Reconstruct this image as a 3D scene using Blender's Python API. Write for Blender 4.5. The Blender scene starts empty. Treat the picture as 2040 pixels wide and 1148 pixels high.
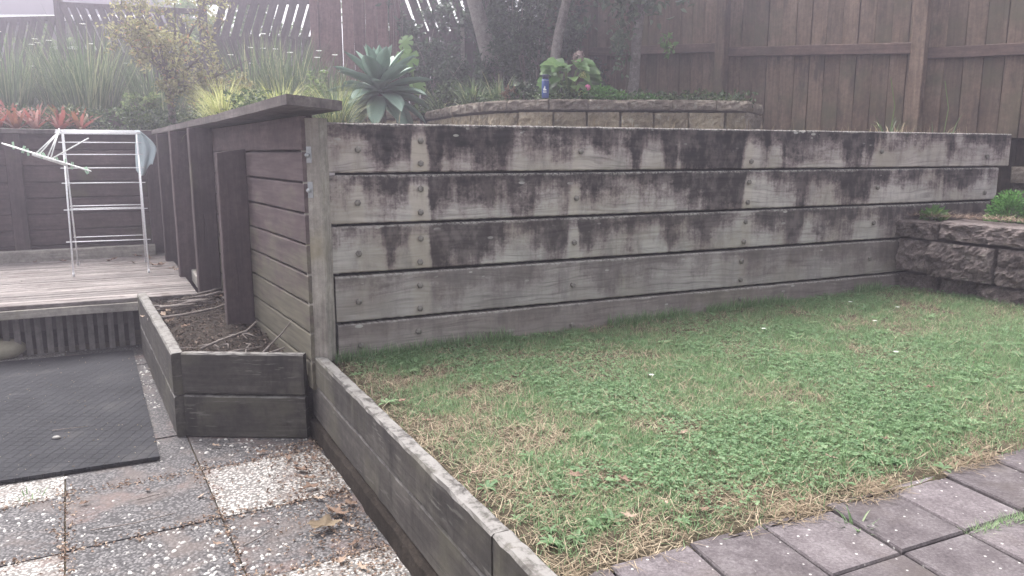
import bpy, math, random
import numpy as np
from mathutils import Vector, Matrix, Euler, noise as mnoise

# ---------------------------------------------------------------- camera, sky, sun, exposure
scene = bpy.context.scene
col = scene.collection
R = math.radians
cd = bpy.data.cameras.new('camera'); cam = bpy.data.objects.new('camera', cd); col.objects.link(cam)
cam.location = (0, 0, 1.42); cam.rotation_euler = (R(90 - 9.9), 0, 0)
cd.sensor_width = 36; cd.lens = 36 * 1533 / 2040; cd.clip_start = .05; cd.clip_end = 2000
scene.camera = cam
SUN_EL, SUN_AZ = R(64), R(-40)          # overcast sun behind the garden, a little to the left (azimuth from +Y towards +X)
wd = bpy.data.worlds.new('World'); scene.world = wd; wd.use_nodes = True
wn = wd.node_tree; bg = wn.nodes['Background']
sky = wn.nodes.new('ShaderNodeTexSky'); sky.sky_type = 'NISHITA'; sky.sun_disc = False
sky.sun_elevation = SUN_EL; sky.sun_rotation = SUN_AZ; sky.air_density = 1.2; sky.dust_density = 6; sky.ozone_density = .6
hs = wn.nodes.new('ShaderNodeHueSaturation'); hs.inputs['Saturation'].default_value = .22   # cloud cover: nearly white sky
wn.links.new(sky.outputs[0], hs.inputs['Color']); wn.links.new(hs.outputs[0], bg.inputs['Color'])
bg.inputs['Strength'].default_value = .15
sl = bpy.data.lights.new('sun', 'SUN'); sl.energy = 1.5; sl.angle = R(50); sl.color = (1, .98, .96)
sun = bpy.data.objects.new('sun', sl); col.objects.link(sun)
sd = Vector((math.sin(SUN_AZ) * math.cos(SUN_EL), math.cos(SUN_AZ) * math.cos(SUN_EL), math.sin(SUN_EL)))
sun.rotation_euler = sd.to_track_quat('Z', 'Y').to_euler(); sun.location = sd * 20
vs = scene.view_settings
vs.view_transform = 'Standard'; vs.look = 'None'; vs.gamma = 1; vs.exposure = 1.64; vs.use_curve_mapping = False

rng = np.random.default_rng(7); random.seed(7)

# ---------------------------------------------------------------- helpers
def mesh(name, v, f, smooth=False):
    m = bpy.data.meshes.new(name); m.from_pydata([tuple(map(float, p)) for p in v], [], f); m.validate(); m.update()
    if smooth: m.polygons.foreach_set('use_smooth', [True] * len(m.polygons))
    return m
def npmesh(name, v, quads=None, tris=None, attrs=None, smooth=True):
    """fast mesh from numpy: v (n,3), quads (q,4), tris (t,3), attrs {name: (n,) float}"""
    m = bpy.data.meshes.new(name)
    q = np.zeros((0, 4), int) if quads is None else quads; t = np.zeros((0, 3), int) if tris is None else tris
    m.vertices.add(len(v)); m.vertices.foreach_set('co', np.asarray(v, np.float32).ravel())
    li = np.concatenate([q.ravel(), t.ravel()]).astype(np.int32)
    m.loops.add(len(li)); m.loops.foreach_set('vertex_index', li)
    st = np.concatenate([np.arange(len(q)) * 4, len(q) * 4 + np.arange(len(t)) * 3]).astype(np.int32)
    m.polygons.add(len(st)); m.polygons.foreach_set('loop_start', st)
    m.polygons.foreach_set('use_smooth', np.full(len(st), smooth))
    for k, a in (attrs or {}).items():
        at = m.attributes.new(k, 'FLOAT', 'POINT'); at.data.foreach_set('value', np.asarray(a, np.float32))
    m.update(calc_edges=True); m.validate(); return m
def link(name, me, mat=None, parent=None, loc=None, rot=None, scale=None):
    o = bpy.data.objects.new(name, me); col.objects.link(o)
    if mat is not None and me is not None and not me.materials: me.materials.append(mat)
    if parent is not None: o.parent = parent
    if loc is not None: o.location = loc
    if rot is not None: o.rotation_euler = rot
    if scale is not None: o.scale = scale
    return o
def tag(o, label=None, cat=None, group=None, kind=None):
    if label: o['label'] = label
    if cat: o['category'] = cat
    if group: o['group'] = group
    if kind: o['kind'] = kind
    return o
def thing(name, label, cat, loc=(0, 0, 0), rz=0, group=None):
    return tag(link(name, None, loc=loc, rot=(0, 0, rz)), label, cat, group)
def struct(name, me, mat): return tag(link(name, me, mat), kind='structure')

def plank(L, w, h, bev=.004, nseg=1, wob=0., o=(0, 0, 0), ax='x', seed=0):
    """timber along local x (or z): section w (y) by h (z), chamfered long edges, corner at o=(start, centre, centre)"""
    r = random.Random(seed)
    a, b = w / 2, h / 2; e = min(bev, a * .6, b * .6)
    sec = [(-a + e, -b), (a - e, -b), (a, -b + e), (a, b - e), (a - e, b), (-a + e, b), (-a, b - e), (-a, -b + e)]
    v, f = [], []
    for i in range(nseg + 1):
        dy, dz = r.uniform(-wob, wob), r.uniform(-wob, wob)
        for y, z in sec:
            p = (L * i / nseg, y + dy + r.uniform(-wob, wob) * .3, z + dz + r.uniform(-wob, wob) * .5)
            if ax == 'z': p = (p[2], p[1], p[0]); p = (-p[0], p[1], p[2])
            v.append((p[0] + o[0], p[1] + o[1], p[2] + o[2]))
    for i in range(nseg):
        for k in range(8):
            f.append((i * 8 + k, i * 8 + (k + 1) % 8, i * 8 + 8 + (k + 1) % 8, i * 8 + 8 + k))
    f.append(tuple(range(7, -1, -1))); f.append(tuple(range(nseg * 8, nseg * 8 + 8)))
    return v, f
def merge(parts):
    V, Fc = [], []
    for v, f in parts:
        n = len(V); V += list(v); Fc += [tuple(i + n for i in q) for q in f]
    return V, Fc
def prism(poly, z0, z1):
    n = len(poly); v = [(x, y, z0) for x, y in poly] + [(x, y, z1) for x, y in poly]
    return v, [tuple(range(n - 1, -1, -1)), tuple(range(n, 2 * n))] + [(i, (i + 1) % n, n + (i + 1) % n, n + i) for i in range(n)]
def tube(pts, rad, n=6, closed=False):
    P = [Vector(p) for p in pts]; rad = rad if hasattr(rad, '__len__') else [rad] * len(P)
    v, f = [], []; up = Vector((.13, .31, 1)).normalized(); prev = None
    for i, p in enumerate(P):
        t = (P[min(i + 1, len(P) - 1)] - P[max(i - 1, 0)]).normalized()
        x = (up.cross(t)) if prev is None else (prev - t * prev.dot(t))
        if x.length < 1e-4: x = Vector((1, 0, 0)).cross(t)
        x.normalize(); prev = x; y = t.cross(x)
        for k in range(n):
            a = 2 * math.pi * k / n; v.append(p + (x * math.cos(a) + y * math.sin(a)) * rad[i])
    for i in range(len(P) - 1):
        for k in range(n): f.append((i * n + k, i * n + (k + 1) % n, i * n + n + (k + 1) % n, i * n + n + k))
    f.append(tuple(range(n - 1, -1, -1))); f.append(tuple(range((len(P) - 1) * n, len(P) * n)))
    return v, f
def lathe(prof, n=16):
    v, f = [], []
    for r, z in prof:
        for k in range(n): a = 2 * math.pi * k / n; v.append((r * math.cos(a), r * math.sin(a), z))
    for i in range(len(prof) - 1):
        for k in range(n): f.append((i * n + k, i * n + (k + 1) % n, i * n + n + (k + 1) % n, i * n + n + k))
    f.append(tuple(range(n - 1, -1, -1))); f.append(tuple(range((len(prof) - 1) * n, len(prof) * n)))
    return v, f
def rock(L, d, h, seed, rough=.012, ny=12, nz=7, rnd=.008):
    """split-faced block: x 0..L, y 0 (front) .. d, z 0..h, uneven front"""
    r = random.Random(seed); v, f = [], []
    idx = {}
    for j in range(nz + 1):
        for i in range(ny + 1):
            for k in (0, 1):
                x, z = L * i / ny, h * j / nz
                ed = min(i, ny - i) == 0 or min(j, nz - j) == 0
                ix, iz = min(x, L - x), min(z, h - z); rim = rnd * (math.exp(-ix / .012) + math.exp(-iz / .012))
                yy = (rim - rough * mnoise.fractal(Vector((x * 16 + seed * 7.3, z * 16, seed * 1.7)), .6, 2.1, 6)) if k == 0 else d
                jx = 0 if k else r.uniform(-1, 1) * rough * .15; jz = 0 if k else r.uniform(-1, 1) * rough * .15
                if k == 0 and i in (0, ny): jx = abs(jx) * (1 if i == 0 else -1)
                if k == 0 and j in (0, nz): jz = abs(jz) * (1 if j == 0 else -1)
                idx[i, j, k] = len(v); v.append((x + jx, yy, z + jz))
    for j in range(nz):
        for i in range(ny):
            f.append((idx[i, j, 0], idx[i + 1, j, 0], idx[i + 1, j + 1, 0], idx[i, j + 1, 0]))
            f.append((idx[i, j, 1], idx[i, j + 1, 1], idx[i + 1, j + 1, 1], idx[i + 1, j, 1]))
    for i in range(ny):
        f.append((idx[i, 0, 0], idx[i, 0, 1], idx[i + 1, 0, 1], idx[i + 1, 0, 0]))
        f.append((idx[i, nz, 0], idx[i + 1, nz, 0], idx[i + 1, nz, 1], idx[i, nz, 1]))
    for j in range(nz):
        f.append((idx[0, j, 0], idx[0, j + 1, 0], idx[0, j + 1, 1], idx[0, j, 1]))
        f.append((idx[ny, j, 0], idx[ny, j, 1], idx[ny, j + 1, 1], idx[ny, j + 1, 0]))
    return v, f

# ---------------------------------------------------------------- materials
class NT:
    def __init__(s, name):
        s.m = bpy.data.materials.new(name); s.m.use_nodes = True; s.t = s.m.node_tree
        s.b = s.t.nodes['Principled BSDF']; s.out = s.t.nodes['Material Output']
    def n(s, typ, _p=None, **kw):
        nd = s.t.nodes.new('ShaderNode' + typ)
        for k, v in (_p or {}).items(): setattr(nd, k, v)
        for k, v in kw.items(): s.set(nd.inputs[k.replace('_', ' ')], v)
        return nd
    def set(s, inp, v):
        if isinstance(v, bpy.types.NodeSocket): s.t.links.new(v, inp)
        elif isinstance(v, bpy.types.Node): s.t.links.new(v.outputs[0], inp)
        else: inp.default_value = (*v, 1) if (hasattr(v, '__len__') and len(v) == 3 and inp.type == 'RGBA') else v
    def math(s, op, a, b=None, c=None, clamp=False):
        nd = s.t.nodes.new('ShaderNodeMath'); nd.operation = op; nd.use_clamp = clamp
        s.set(nd.inputs[0], a)
        if b is not None: s.set(nd.inputs[1], b)
        if c is not None: s.set(nd.inputs[2], c)
        return nd.outputs[0]
    def mix(s, f, a, b, mode='MIX'):
        nd = s.t.nodes.new('ShaderNodeMix'); nd.data_type = 'RGBA'; nd.blend_type = mode
        s.set(nd.inputs[0], f); s.set(nd.inputs[6], a); s.set(nd.inputs[7], b); return nd.outputs[2]
    def ramp(s, fac, stops):
        nd = s.t.nodes.new('ShaderNodeValToRGB'); e = nd.color_ramp.elements
        while len(e) < len(stops): e.new(.5)
        for x, (p, c) in zip(e, stops): x.position = p; x.color = (*c, 1) if hasattr(c, '__len__') else (c, c, c, 1)
        s.set(nd.inputs[0], fac); return nd.outputs[0]
    def step(s, x, lo, hi):
        nd = s.t.nodes.new('ShaderNodeMapRange'); nd.interpolation_type = 'SMOOTHSTEP'
        s.set(nd.inputs[0], x); nd.inputs[1].default_value = lo; nd.inputs[2].default_value = hi; return nd.outputs[0]
    def coord(s, scale=(1, 1, 1), rnd=True, src='Object'):
        tc = s.n('TexCoord').outputs[src]
        if rnd:
            oi = s.n('ObjectInfo'); k = s.math('MULTIPLY', oi.outputs['Random'], 37.)
            va = s.t.nodes.new('ShaderNodeVectorMath'); va.operation = 'ADD'; s.set(va.inputs[0], tc)
            cx = s.n('CombineXYZ', X=k, Y=k, Z=k); s.set(va.inputs[1], cx.outputs[0]); tc = va.outputs[0]
        mp = s.n('Mapping', Vector=tc, Scale=scale); return mp.outputs[0]
    def noise(s, vec, scale=1., detail=4., rough=.55, dist=0.):
        return s.n('TexNoise', Vector=vec, Scale=scale, Detail=detail, Roughness=rough, Distortion=dist).outputs[0]
    def bump(s, h, strength=.3, dist=.01):
        b = s.n('Bump', Strength=strength, Distance=dist, Height=h); s.set(s.b.inputs['Normal'], b.outputs[0])
    def fin(s, colr, rough=.85, spec=.3):
        s.set(s.b.inputs['Base Color'], colr); s.set(s.b.inputs['Roughness'], rough)
        s.b.inputs['Specular IOR Level'].default_value = spec; return s.m

def mat_wood(name, dark, mid, light, ax='x', moss=None, moss_amt=.5, blotch=None, rough=.85, bump=.35, grain=1., var=.25, top=None, flecks=None):
    t = NT(name)
    st = (2.5, 40, 40) if ax == 'x' else (40, 40, 2.5)
    c = t.coord(tuple(k * grain for k in st)); g = t.noise(c, 1, 6, .6, .6)
    c2 = t.coord((1.7, 5, 5) if ax == 'x' else (5, 5, 1.7)); g2 = t.noise(c2, 1, 4)
    x = t.math('ADD', t.math('MULTIPLY', g, .6), t.math('MULTIPLY', g2, .4))
    cl = t.ramp(x, [(.3, dark), (.5, mid), (.7, light)])
    oi = t.n('ObjectInfo').outputs['Random']
    br = t.math('ADD', t.math('MULTIPLY', oi, var), 1 - var / 2)
    cl = t.mix(1., cl, t.n('CombineColor', Red=br, Green=br, Blue=br).outputs[0], 'MULTIPLY')
    mo_ = t.noise(t.coord((26, 26, 26)), 1, 8, .78); mo2 = t.noise(t.coord((5, 5, 5)), 1, 5, .65)
    mv_ = t.math('MULTIPLY', t.math('ADD', .15, t.math('MULTIPLY', mo_, 1.7)), t.math('ADD', .45, t.math('MULTIPLY', mo2, 1.1)))
    cl = t.mix(1., cl, t.n('CombineColor', Red=mv_, Green=mv_, Blue=mv_).outputs[0], 'MULTIPLY')
    if moss:
        mn = t.noise(t.coord((2.2, 2.2, 2.2)), 1, 5, .6); mk = t.step(mn, .62 - moss_amt * .35, .8 - moss_amt * .25)
        cl = t.mix(t.math('MULTIPLY', mk, .75), cl, moss)
    if blotch:
        bn = t.noise(t.coord((6, 6, 2)), 1, 6, .7); cl = t.mix(t.math('MULTIPLY', t.step(bn, .52, .68), .8), cl, blotch)
    if flecks:
        fl = t.noise(t.coord((9, 9, 75)), 1, 4, .6); pt_ = t.noise(t.coord((3, 3, 9)), 1, 3)
        cl = t.mix(t.math('MULTIPLY', t.math('MULTIPLY', t.step(fl, .56, .64), t.step(pt_, .48, .60)), .7), cl, flecks)
    if top:                                                          # lichen plus painted light from above, on upward faces
        nz = t.n('SeparateXYZ', Vector=t.n('NewGeometry').outputs['Normal']).outputs[2]
        tn = t.noise(t.coord((22, 22, 22)), 1, 6, .7)
        cl = t.mix(t.math('MULTIPLY', t.step(nz, .55, .85), t.step(tn, .36, .56)), cl, top)
    cr = t.step(g, .30, .36)
    t.bump(t.math('ADD', t.math('ADD', g, cr), mo_), bump, .005)
    return t.fin(cl, rough)

def mat_plain(name, c, rough=.6, metal=0., var=.06, scale=60):
    t = NT(name); n = t.noise(t.coord((scale,) * 3), 1, 4)
    cl = t.ramp(n, [(.3, [max(0, k - k * var * 2) for k in c]), (.7, [k + k * var * 2 for k in c])])
    t.b.inputs['Metallic'].default_value = metal; t.bump(n, .1, .002); return t.fin(cl, rough)

def mat_leaf(name, stops, trans=.35, rough=.55, spec=.4):
    """leaf colour from the per-leaf 'tint' attribute, part of the light shining through"""
    t = NT(name); a = t.n('Attribute', {'attribute_name': 'tint'}).outputs['Fac']
    n = t.noise(t.coord((25, 25, 25), rnd=False), 1, 2)
    x = t.math('ADD', a, t.math('MULTIPLY', t.math('SUBTRACT', n, .5), .25))
    cl = t.ramp(x, stops); t.fin(cl, rough, spec)
    tr = t.n('BsdfTranslucent', Color=cl); mx = t.n('MixShader', Fac=trans)
    t.t.links.new(t.b.outputs[0], mx.inputs[1]); t.t.links.new(tr.outputs[0], mx.inputs[2]); t.t.links.new(mx.outputs[0], t.out.inputs[0])
    return t.m

def mat_stone(name, dark, mid, light, scale=14, lichen=None, bump=.8, var=.3):
    t = NT(name); c = t.coord((scale,) * 3); n = t.noise(c, 1, 8, .8); n2 = t.noise(c, .22, 3); gr = t.noise(c, 5, 3, .8)
    cl = t.ramp(t.math('ADD', t.math('ADD', t.math('MULTIPLY', n, .5), t.math('MULTIPLY', gr, .28)), t.math('MULTIPLY', n2, .22)), [(.38, dark), (.5, mid), (.61, light)])
    oi = t.n('ObjectInfo').outputs['Random']; br = t.math('ADD', t.math('MULTIPLY', oi, var), 1 - var / 2)
    cl = t.mix(1., cl, t.n('CombineColor', Red=br, Green=br, Blue=br).outputs[0], 'MULTIPLY')
    if lichen:
        ln = t.noise(c, .55, 6, .7); cl = t.mix(t.math('MULTIPLY', t.step(ln, .56, .66), .7), cl, lichen)
    f = t.noise(c, 6, 4, .7); t.bump(t.math('ADD', n, t.math('MULTIPLY', f, .7)), min(1, bump), .012 + .012 * bump)
    return t.fin(cl, .92, .2)

def mat_sleeper(name, strength, lightc, warm, seed, washk=.6):
    t = NT(name)
    D = t.n('Attribute', {'attribute_name': 'stain'}).outputs['Fac']; V = t.n('Attribute', {'attribute_name': 'vfrac'}).outputs['Fac']
    cl0 = t.coord((1, 1, 1), rnd=False)
    off = t.n('Mapping', Vector=cl0, Location=(seed * 3.1, 0, seed * 1.7)).outputs[0]
    m = lambda s: t.n('Mapping', Vector=off, Scale=s).outputs[0]
    wav = t.noise(m((1.2, 1, 5)), 1, 3)                              # makes the grain wander
    gv = t.n('VectorMath', {'operation': 'ADD'}); t.set(gv.inputs[0], m((2.2, 1, 55)))
    t.set(gv.inputs[1], t.n('CombineXYZ', Z=t.math('MULTIPLY', wav, 9.)).outputs[0])
    g = t.noise(gv.outputs[0], 1, 6, .65)
    streak = t.noise(m((38, 1, 2.2)), 1, 5, .65); broad = t.noise(m((4.5, 1, 7)), 1, 6, .62); fine = t.noise(m((60, 1, 60)), 1, 4, .7)
    base = t.ramp(g, [(.30, [k * .40 for k in lightc]), (.46, lightc), (.66, [min(1, k * 1.35) for k in lightc])])
    tone = t.noise(m((2.2, 1, 3)), 1, 3)
    base = t.mix(t.math('MULTIPLY', t.step(tone, .42, .62), .7), base, warm)
    grime = t.noise(m((7, 1, 2.5)), 1, 6, .7); base = t.mix(t.math('MULTIPLY', t.step(grime, .46, .66), .55), base, (.155, .14, .135))
    green = t.noise(m((1.3, 1, 2.1)), 1, 3); base = t.mix(t.math('MULTIPLY', t.step(green, .55, .72), .45), base, (.17, .165, .11))
    run = t.noise(m((13, 1, 1.1)), 1, 4, .6)
    sub = lambda q, k: t.math('MULTIPLY', t.math('SUBTRACT', q, .5), k)
    jag = t.math('ADD', t.math('ADD', sub(streak, .75), sub(run, 1.0)), t.math('ADD', sub(broad, 2.3), sub(fine, .8)))
    # rain washes the timber clean below the bolt rows
    sx = t.n('SeparateXYZ', Vector=cl0).outputs[0]; wash_ = None
    for s0, hw, kk in ((.475, .050, 1.), (.15, .028, .45), (1.385, .030, .5), (2.625, .040, .7), (3.765, .025, .3)):
        dd = t.math('ABSOLUTE', t.math('SUBTRACT', t.math('ADD', sx, t.math('ADD', sub(broad, .14), sub(run, .06))), s0)); k = t.step(dd, hw + .015, hw - .015)
        k = t.math('MULTIPLY', k, t.math('MULTIPLY', t.step(t.math('ADD', V, sub(broad, .6)), .12, .32), kk)); wash_ = k if wash_ is None else t.math('MAXIMUM', wash_, k)
    base = t.mix(t.math('MULTIPLY', wash_, washk), base, (.45, .395, .32))
    x = t.math('ADD', t.math('SUBTRACT', t.math('SUBTRACT', D, V), .04), jag); x = t.math('SUBTRACT', x, t.math('MULTIPLY', wash_, .38))
    mk = t.math('MULTIPLY', t.step(x, -.36, .26), strength)
    purple = t.step(x, -.65, .05); base = t.mix(t.math('MULTIPLY', purple, .7 * strength), base, (.165, .115, .118))
    stain = t.mix(t.step(g, .35, .6), (.012, .010, .011), (.034, .029, .030))
    thin = t.noise(m((14, 1, 9)), 1, 5, .65); mk = t.math('MULTIPLY', mk, t.math('ADD', .62, t.math('MULTIPLY', t.step(thin, .36, .58), .38)))
    c = t.mix(mk, base, stain)
    # lichen flecks near the top, flattened ovals
    vo = t.n('TexVoronoi', {'feature': 'F1'}, Vector=m((13, 1, 32)), Scale=1., Randomness=1.)
    sz = t.math('MULTIPLY', t.n('SeparateColor', Color=vo.outputs['Color']).outputs[0], .42)
    spot = t.step(t.math('SUBTRACT', t.math('SUBTRACT', sz, .12), vo.outputs['Distance']), -.03, .03)
    clus = t.step(t.noise(m((4, 1, 6)), 1, 2), .50, .62)
    spot = t.math('MULTIPLY', t.math('MULTIPLY', spot, clus), t.step(V, .70, .12))
    c = t.mix(t.math('MULTIPLY', spot, .85), c, (.42, .41, .38))
    lit_crust = t.math('MULTIPLY', t.step(t.math('ADD', V, t.math('MULTIPLY', t.math('SUBTRACT', broad, .5), .25)), .07, .01), t.step(fine, .4, .6))  # pale top edge: lichen growth with sky light painted in
    c = t.mix(t.math('MULTIPLY', lit_crust, .8), c, (.40, .38, .35))
    crack = t.math('SUBTRACT', 1., t.step(g, .26, .33))
    c = t.mix(t.math('MULTIPLY', crack, .5), c, (.05, .045, .04))
    t.bump(t.math('SUBTRACT', g, crack), .45, .004)
    return t.fin(c, .9, .2)

M = {}
M['brown'] = mat_wood('stained_brown_timber', (.050, .036, .036), (.085, .060, .060), (.125, .092, .090), moss=(.10, .095, .055), moss_amt=.25)
M['brownz'] = mat_wood('stained_brown_post', (.045, .033, .033), (.075, .054, .055), (.11, .082, .082), ax='z', moss=(.10, .095, .055), moss_amt=.2)
M['mossy'] = mat_wood('mossy_side_boards', (.070, .056, .052), (.11, .092, .082), (.15, .13, .11), moss=(.125, .118, .078), moss_amt=.8, var=.2)
t = NT('side_wall_boards'); c_ = t.coord((2.5, 40, 40), rnd=False); g_ = t.noise(c_, 1, 6, .6, .6); b_ = t.noise(t.coord((3, 3, 7), rnd=False), 1, 5, .65)
cl_ = t.ramp(t.math('ADD', t.math('MULTIPLY', g_, .5), t.math('MULTIPLY', b_, .5)), [(.34, (.062, .045, .046)), (.5, (.105, .076, .077)), (.66, (.155, .12, .118))])
zz_ = t.n('SeparateXYZ', Vector=t.coord(rnd=False)).outputs[2]          # damp green growth gets thicker towards the soil
mm_ = t.step(t.math('ADD', t.math('MULTIPLY', t.math('SUBTRACT', 1.12, zz_), 1.2), t.math('MULTIPLY', t.math('SUBTRACT', b_, .5), 2.4)), -.1, .65)
cl_ = t.mix(t.math('MULTIPLY', mm_, .8), cl_, t.ramp(g_, [(.3, (.085, .080, .058)), (.7, (.165, .155, .108))])); t.bump(g_, .35, .004); M['sideboard'] = t.fin(cl_, .85)
M['grey'] = mat_wood('weathered_grey_timber', (.13, .115, .105), (.25, .23, .205), (.38, .35, .31), moss=(.16, .155, .09), moss_amt=.25)
M['greyz'] = mat_wood('weathered_grey_post', (.17, .15, .13), (.30, .275, .24), (.42, .385, .34), ax='z', blotch=(.10, .09, .085), moss=(.24, .21, .13), moss_amt=.2)
M['cap'] = mat_wood('grey_brown_capping', (.075, .062, .060), (.125, .105, .10), (.21, .185, .175), blotch=(.05, .043, .043), top=(.22, .205, .19))
M['edge'] = mat_wood('blackened_edging_timber', (.026, .023, .021), (.055, .049, .045), (.10, .09, .08), moss=(.105, .097, .072), moss_amt=.4, blotch=(.026, .023, .022), top=(.185, .175, .165), flecks=(.15, .14, .128))
M['edgetop'] = mat_wood('lichen_topped_edging', (.12, .11, .105), (.26, .245, .235), (.48, .46, .44), blotch=(.07, .062, .060), grain=.8, bump=.6)
M['deck'] = mat_wood('weathered_deck_timber', (.085, .072, .067), (.165, .146, .138), (.27, .245, .235), blotch=(.09, .068, .063), var=.5)
M['fence'] = mat_wood('brown_fence_paling', (.064, .044, .033), (.125, .088, .066), (.18, .134, .103), ax='z', moss=(.088, .082, .052), moss_amt=.45, blotch=(.05, .036, .03), var=.65)
M['fencex'] = mat_wood('brown_fence_rail', (.055, .036, .031), (.10, .066, .056), (.145, .10, .085), moss=(.06, .05, .035), moss_amt=.3)
M['red'] = mat_wood('red_brown_screen_timber', (.11, .062, .060), (.165, .098, .094), (.22, .14, .135), ax='z', var=.3)
M['lattice'] = mat_wood('dark_trellis_timber', (.045, .035, .034), (.075, .060, .058), (.12, .10, .095), ax='z')
M['steel'] = mat_plain('galvanised_steel', (.38, .39, .40), .5, .6)
M['bolt'] = mat_plain('dull_bolt_head', (.20, .185, .165), .65, .4, .2)
M['white'] = mat_plain('white_coated_wire', (.80, .80, .82), .35)
M['peg'] = mat_plain('pale_green_peg_plastic', (.38, .55, .40), .45)
M['tan_block'] = mat_stone('tan_split_block', (.16, .13, .09), (.32, .265, .185), (.47, .395, .285), 22, lichen=(.46, .42, .34), bump=.9, var=.5)
M['cap_block'] = mat_stone('grey_brown_cap_block', (.13, .108, .088), (.25, .21, .172), (.38, .33, .28), 30, lichen=(.40, .375, .32), bump=.9, var=.45)
M['lava'] = mat_stone('dark_purple_brown_block', (.075, .061, .058), (.21, .172, .163), (.36, .305, .29), 30, lichen=(.32, .295, .265), bump=1., var=.4)
t = NT('purple_grey_paver'); c_ = t.coord((1, 1, 1)); a_ = t.noise(c_, 9, 6, .7); b_ = t.noise(c_, 110, 4, .8); d_ = t.noise(c_, 3, 4, .6)
cl_ = t.ramp(t.math('ADD', t.math('MULTIPLY', a_, .45), t.math('MULTIPLY', b_, .55)), [(.36, (.050, .041, .044)), (.5, (.098, .084, .088)), (.64, (.17, .152, .156))])
cl_ = t.mix(t.math('MULTIPLY', t.step(d_, .50, .68), .5), cl_, (.085, .070, .062))
vo_ = t.n('TexVoronoi', Vector=c_, Scale=45.); pk_ = t.math('MULTIPLY', t.step(vo_.outputs['Distance'], .20, .10), t.step(t.n('SeparateColor', Color=vo_.outputs['Color']).outputs[0], .72, .76))
cl_ = t.mix(t.math('MULTIPLY', pk_, .85), cl_, (.48, .46, .44)); oi_ = t.math('ADD', .82, t.math('MULTIPLY', t.n('ObjectInfo').outputs['Random'], .36))
cl_ = t.mix(1., cl_, t.n('CombineColor', Red=oi_, Green=oi_, Blue=oi_).outputs[0], 'MULTIPLY'); t.bump(t.math('ADD', b_, a_), .5, .004); M['paver'] = t.fin(cl_, .9, .2)
M['soil'] = mat_stone('dark_soil', (.022, .017, .014), (.045, .035, .028), (.085, .068, .055), 20, bump=1.)
M['grit'] = mat_stone('gravel_strip', (.08, .075, .07), (.17, .16, .15), (.33, .31, .30), 45, bump=1.)
M['lawnsoil'] = mat_stone('lawn_soil', (.055, .042, .028), (.10, .080, .052), (.16, .135, .09), 22, bump=1.)
# ---------------------------------------------------------------- setting: ground, patio, terraces
D65 = Vector((math.sin(R(65)), math.cos(R(65)), 0)); P0 = Vector((-.9, 3.758, 0))
def lawn_z(x, y): return .385 + .022 * np.maximum(0, (x - P0.x) * D65.x + (y - P0.y) * D65.y)
struct('ground', mesh('ground', [(-300, -300, -.06), (300, -300, -.06), (300, 300, -.06), (-300, 300, -.06)], [(0, 1, 2, 3)]), M['soil'])

def grid_poly(A, B, nu, nv, zf, amp=0., seed=0):
    """sheet between polyline A (near) and polyline B (far), both lists of 2D points of equal length"""
    A = np.array(A, float); B = np.array(B, float); r = np.random.default_rng(seed)
    tA = np.linspace(0, len(A) - 1, nu)
    ip = lambda P: np.stack([np.interp(tA, np.arange(len(P)), P[:, k]) for k in (0, 1)], 1)
    a, b = ip(A), ip(B); t = np.linspace(0, 1, nv)[:, None, None] ** 1.6
    g = a[None] * (1 - t) + b[None] * t
    z = zf(g[..., 0], g[..., 1]) + r.normal(0, 1, g.shape[:2]) * amp
    v = np.concatenate([g, z[..., None]], 2).reshape(-1, 3)
    i = np.arange(nv - 1)[:, None] * nu + np.arange(nu - 1)[None]; q = np.stack([i, i + 1, i + nu + 1, i + nu], -1).reshape(-1, 4)
    return npmesh('sheet', v, q)
# lawn soil: between the low edging wall / path and the main wall
struct('lawn', grid_poly([(-.88, 3.66), (.09, 1.69), (1.75, 2.46), (6, 4.4)], [(-.86, 3.77), (.9, 4.59), (2.75, 5.45), (6, 6.9)], 90, 40, lambda x, y: lawn_z(x, y), .006), M['lawnsoil'])
# the bed behind the walls: low shelf behind the main wall, rising to the left and back
def bed_z(x, y):
    left = np.clip((-x - .9) / 1.2, 0, 1)
    back = np.clip((y - 7.6 + .45 * (x + 1)) / 3.5, 0, 1)
    return 1.535 + left * (.06 + .16 * back)
struct('garden_bed', grid_poly([(-9, 5.2), (-6, 6.80), (-3.52, 8.10), (-.90, 3.83), (-.84, 3.85), (2, 5.17), (3.78, 6.0), (6, 7.0)],
                               [(-16, 40), (-9, 40), (-4.5, 40), (-1.2, 40), (-1., 40), (3, 40), (7, 40), (14, 40)], 140, 60, bed_z, .008), M['soil'])
UP = [(2.12, 7.05), (1.2, 7.0), (.3, 6.93), (-.16, 7.14), (-.46, 7.7), (-.80, 8.72), (-1.7, 8.62), (-2.5, 8.45)]
struct('upper_bed', grid_poly(UP[::-1], [(-2.6, 30), (-1.9, 30), (-1.2, 30), (-.5, 30), (.5, 30), (1.5, 30), (2.5, 30), (6, 30)], 60, 40,
                              lambda x, y: 1.845 + 0 * x + .02 * np.clip(y - 8, 0, 4), .006, 3), M['soil'])

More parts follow.
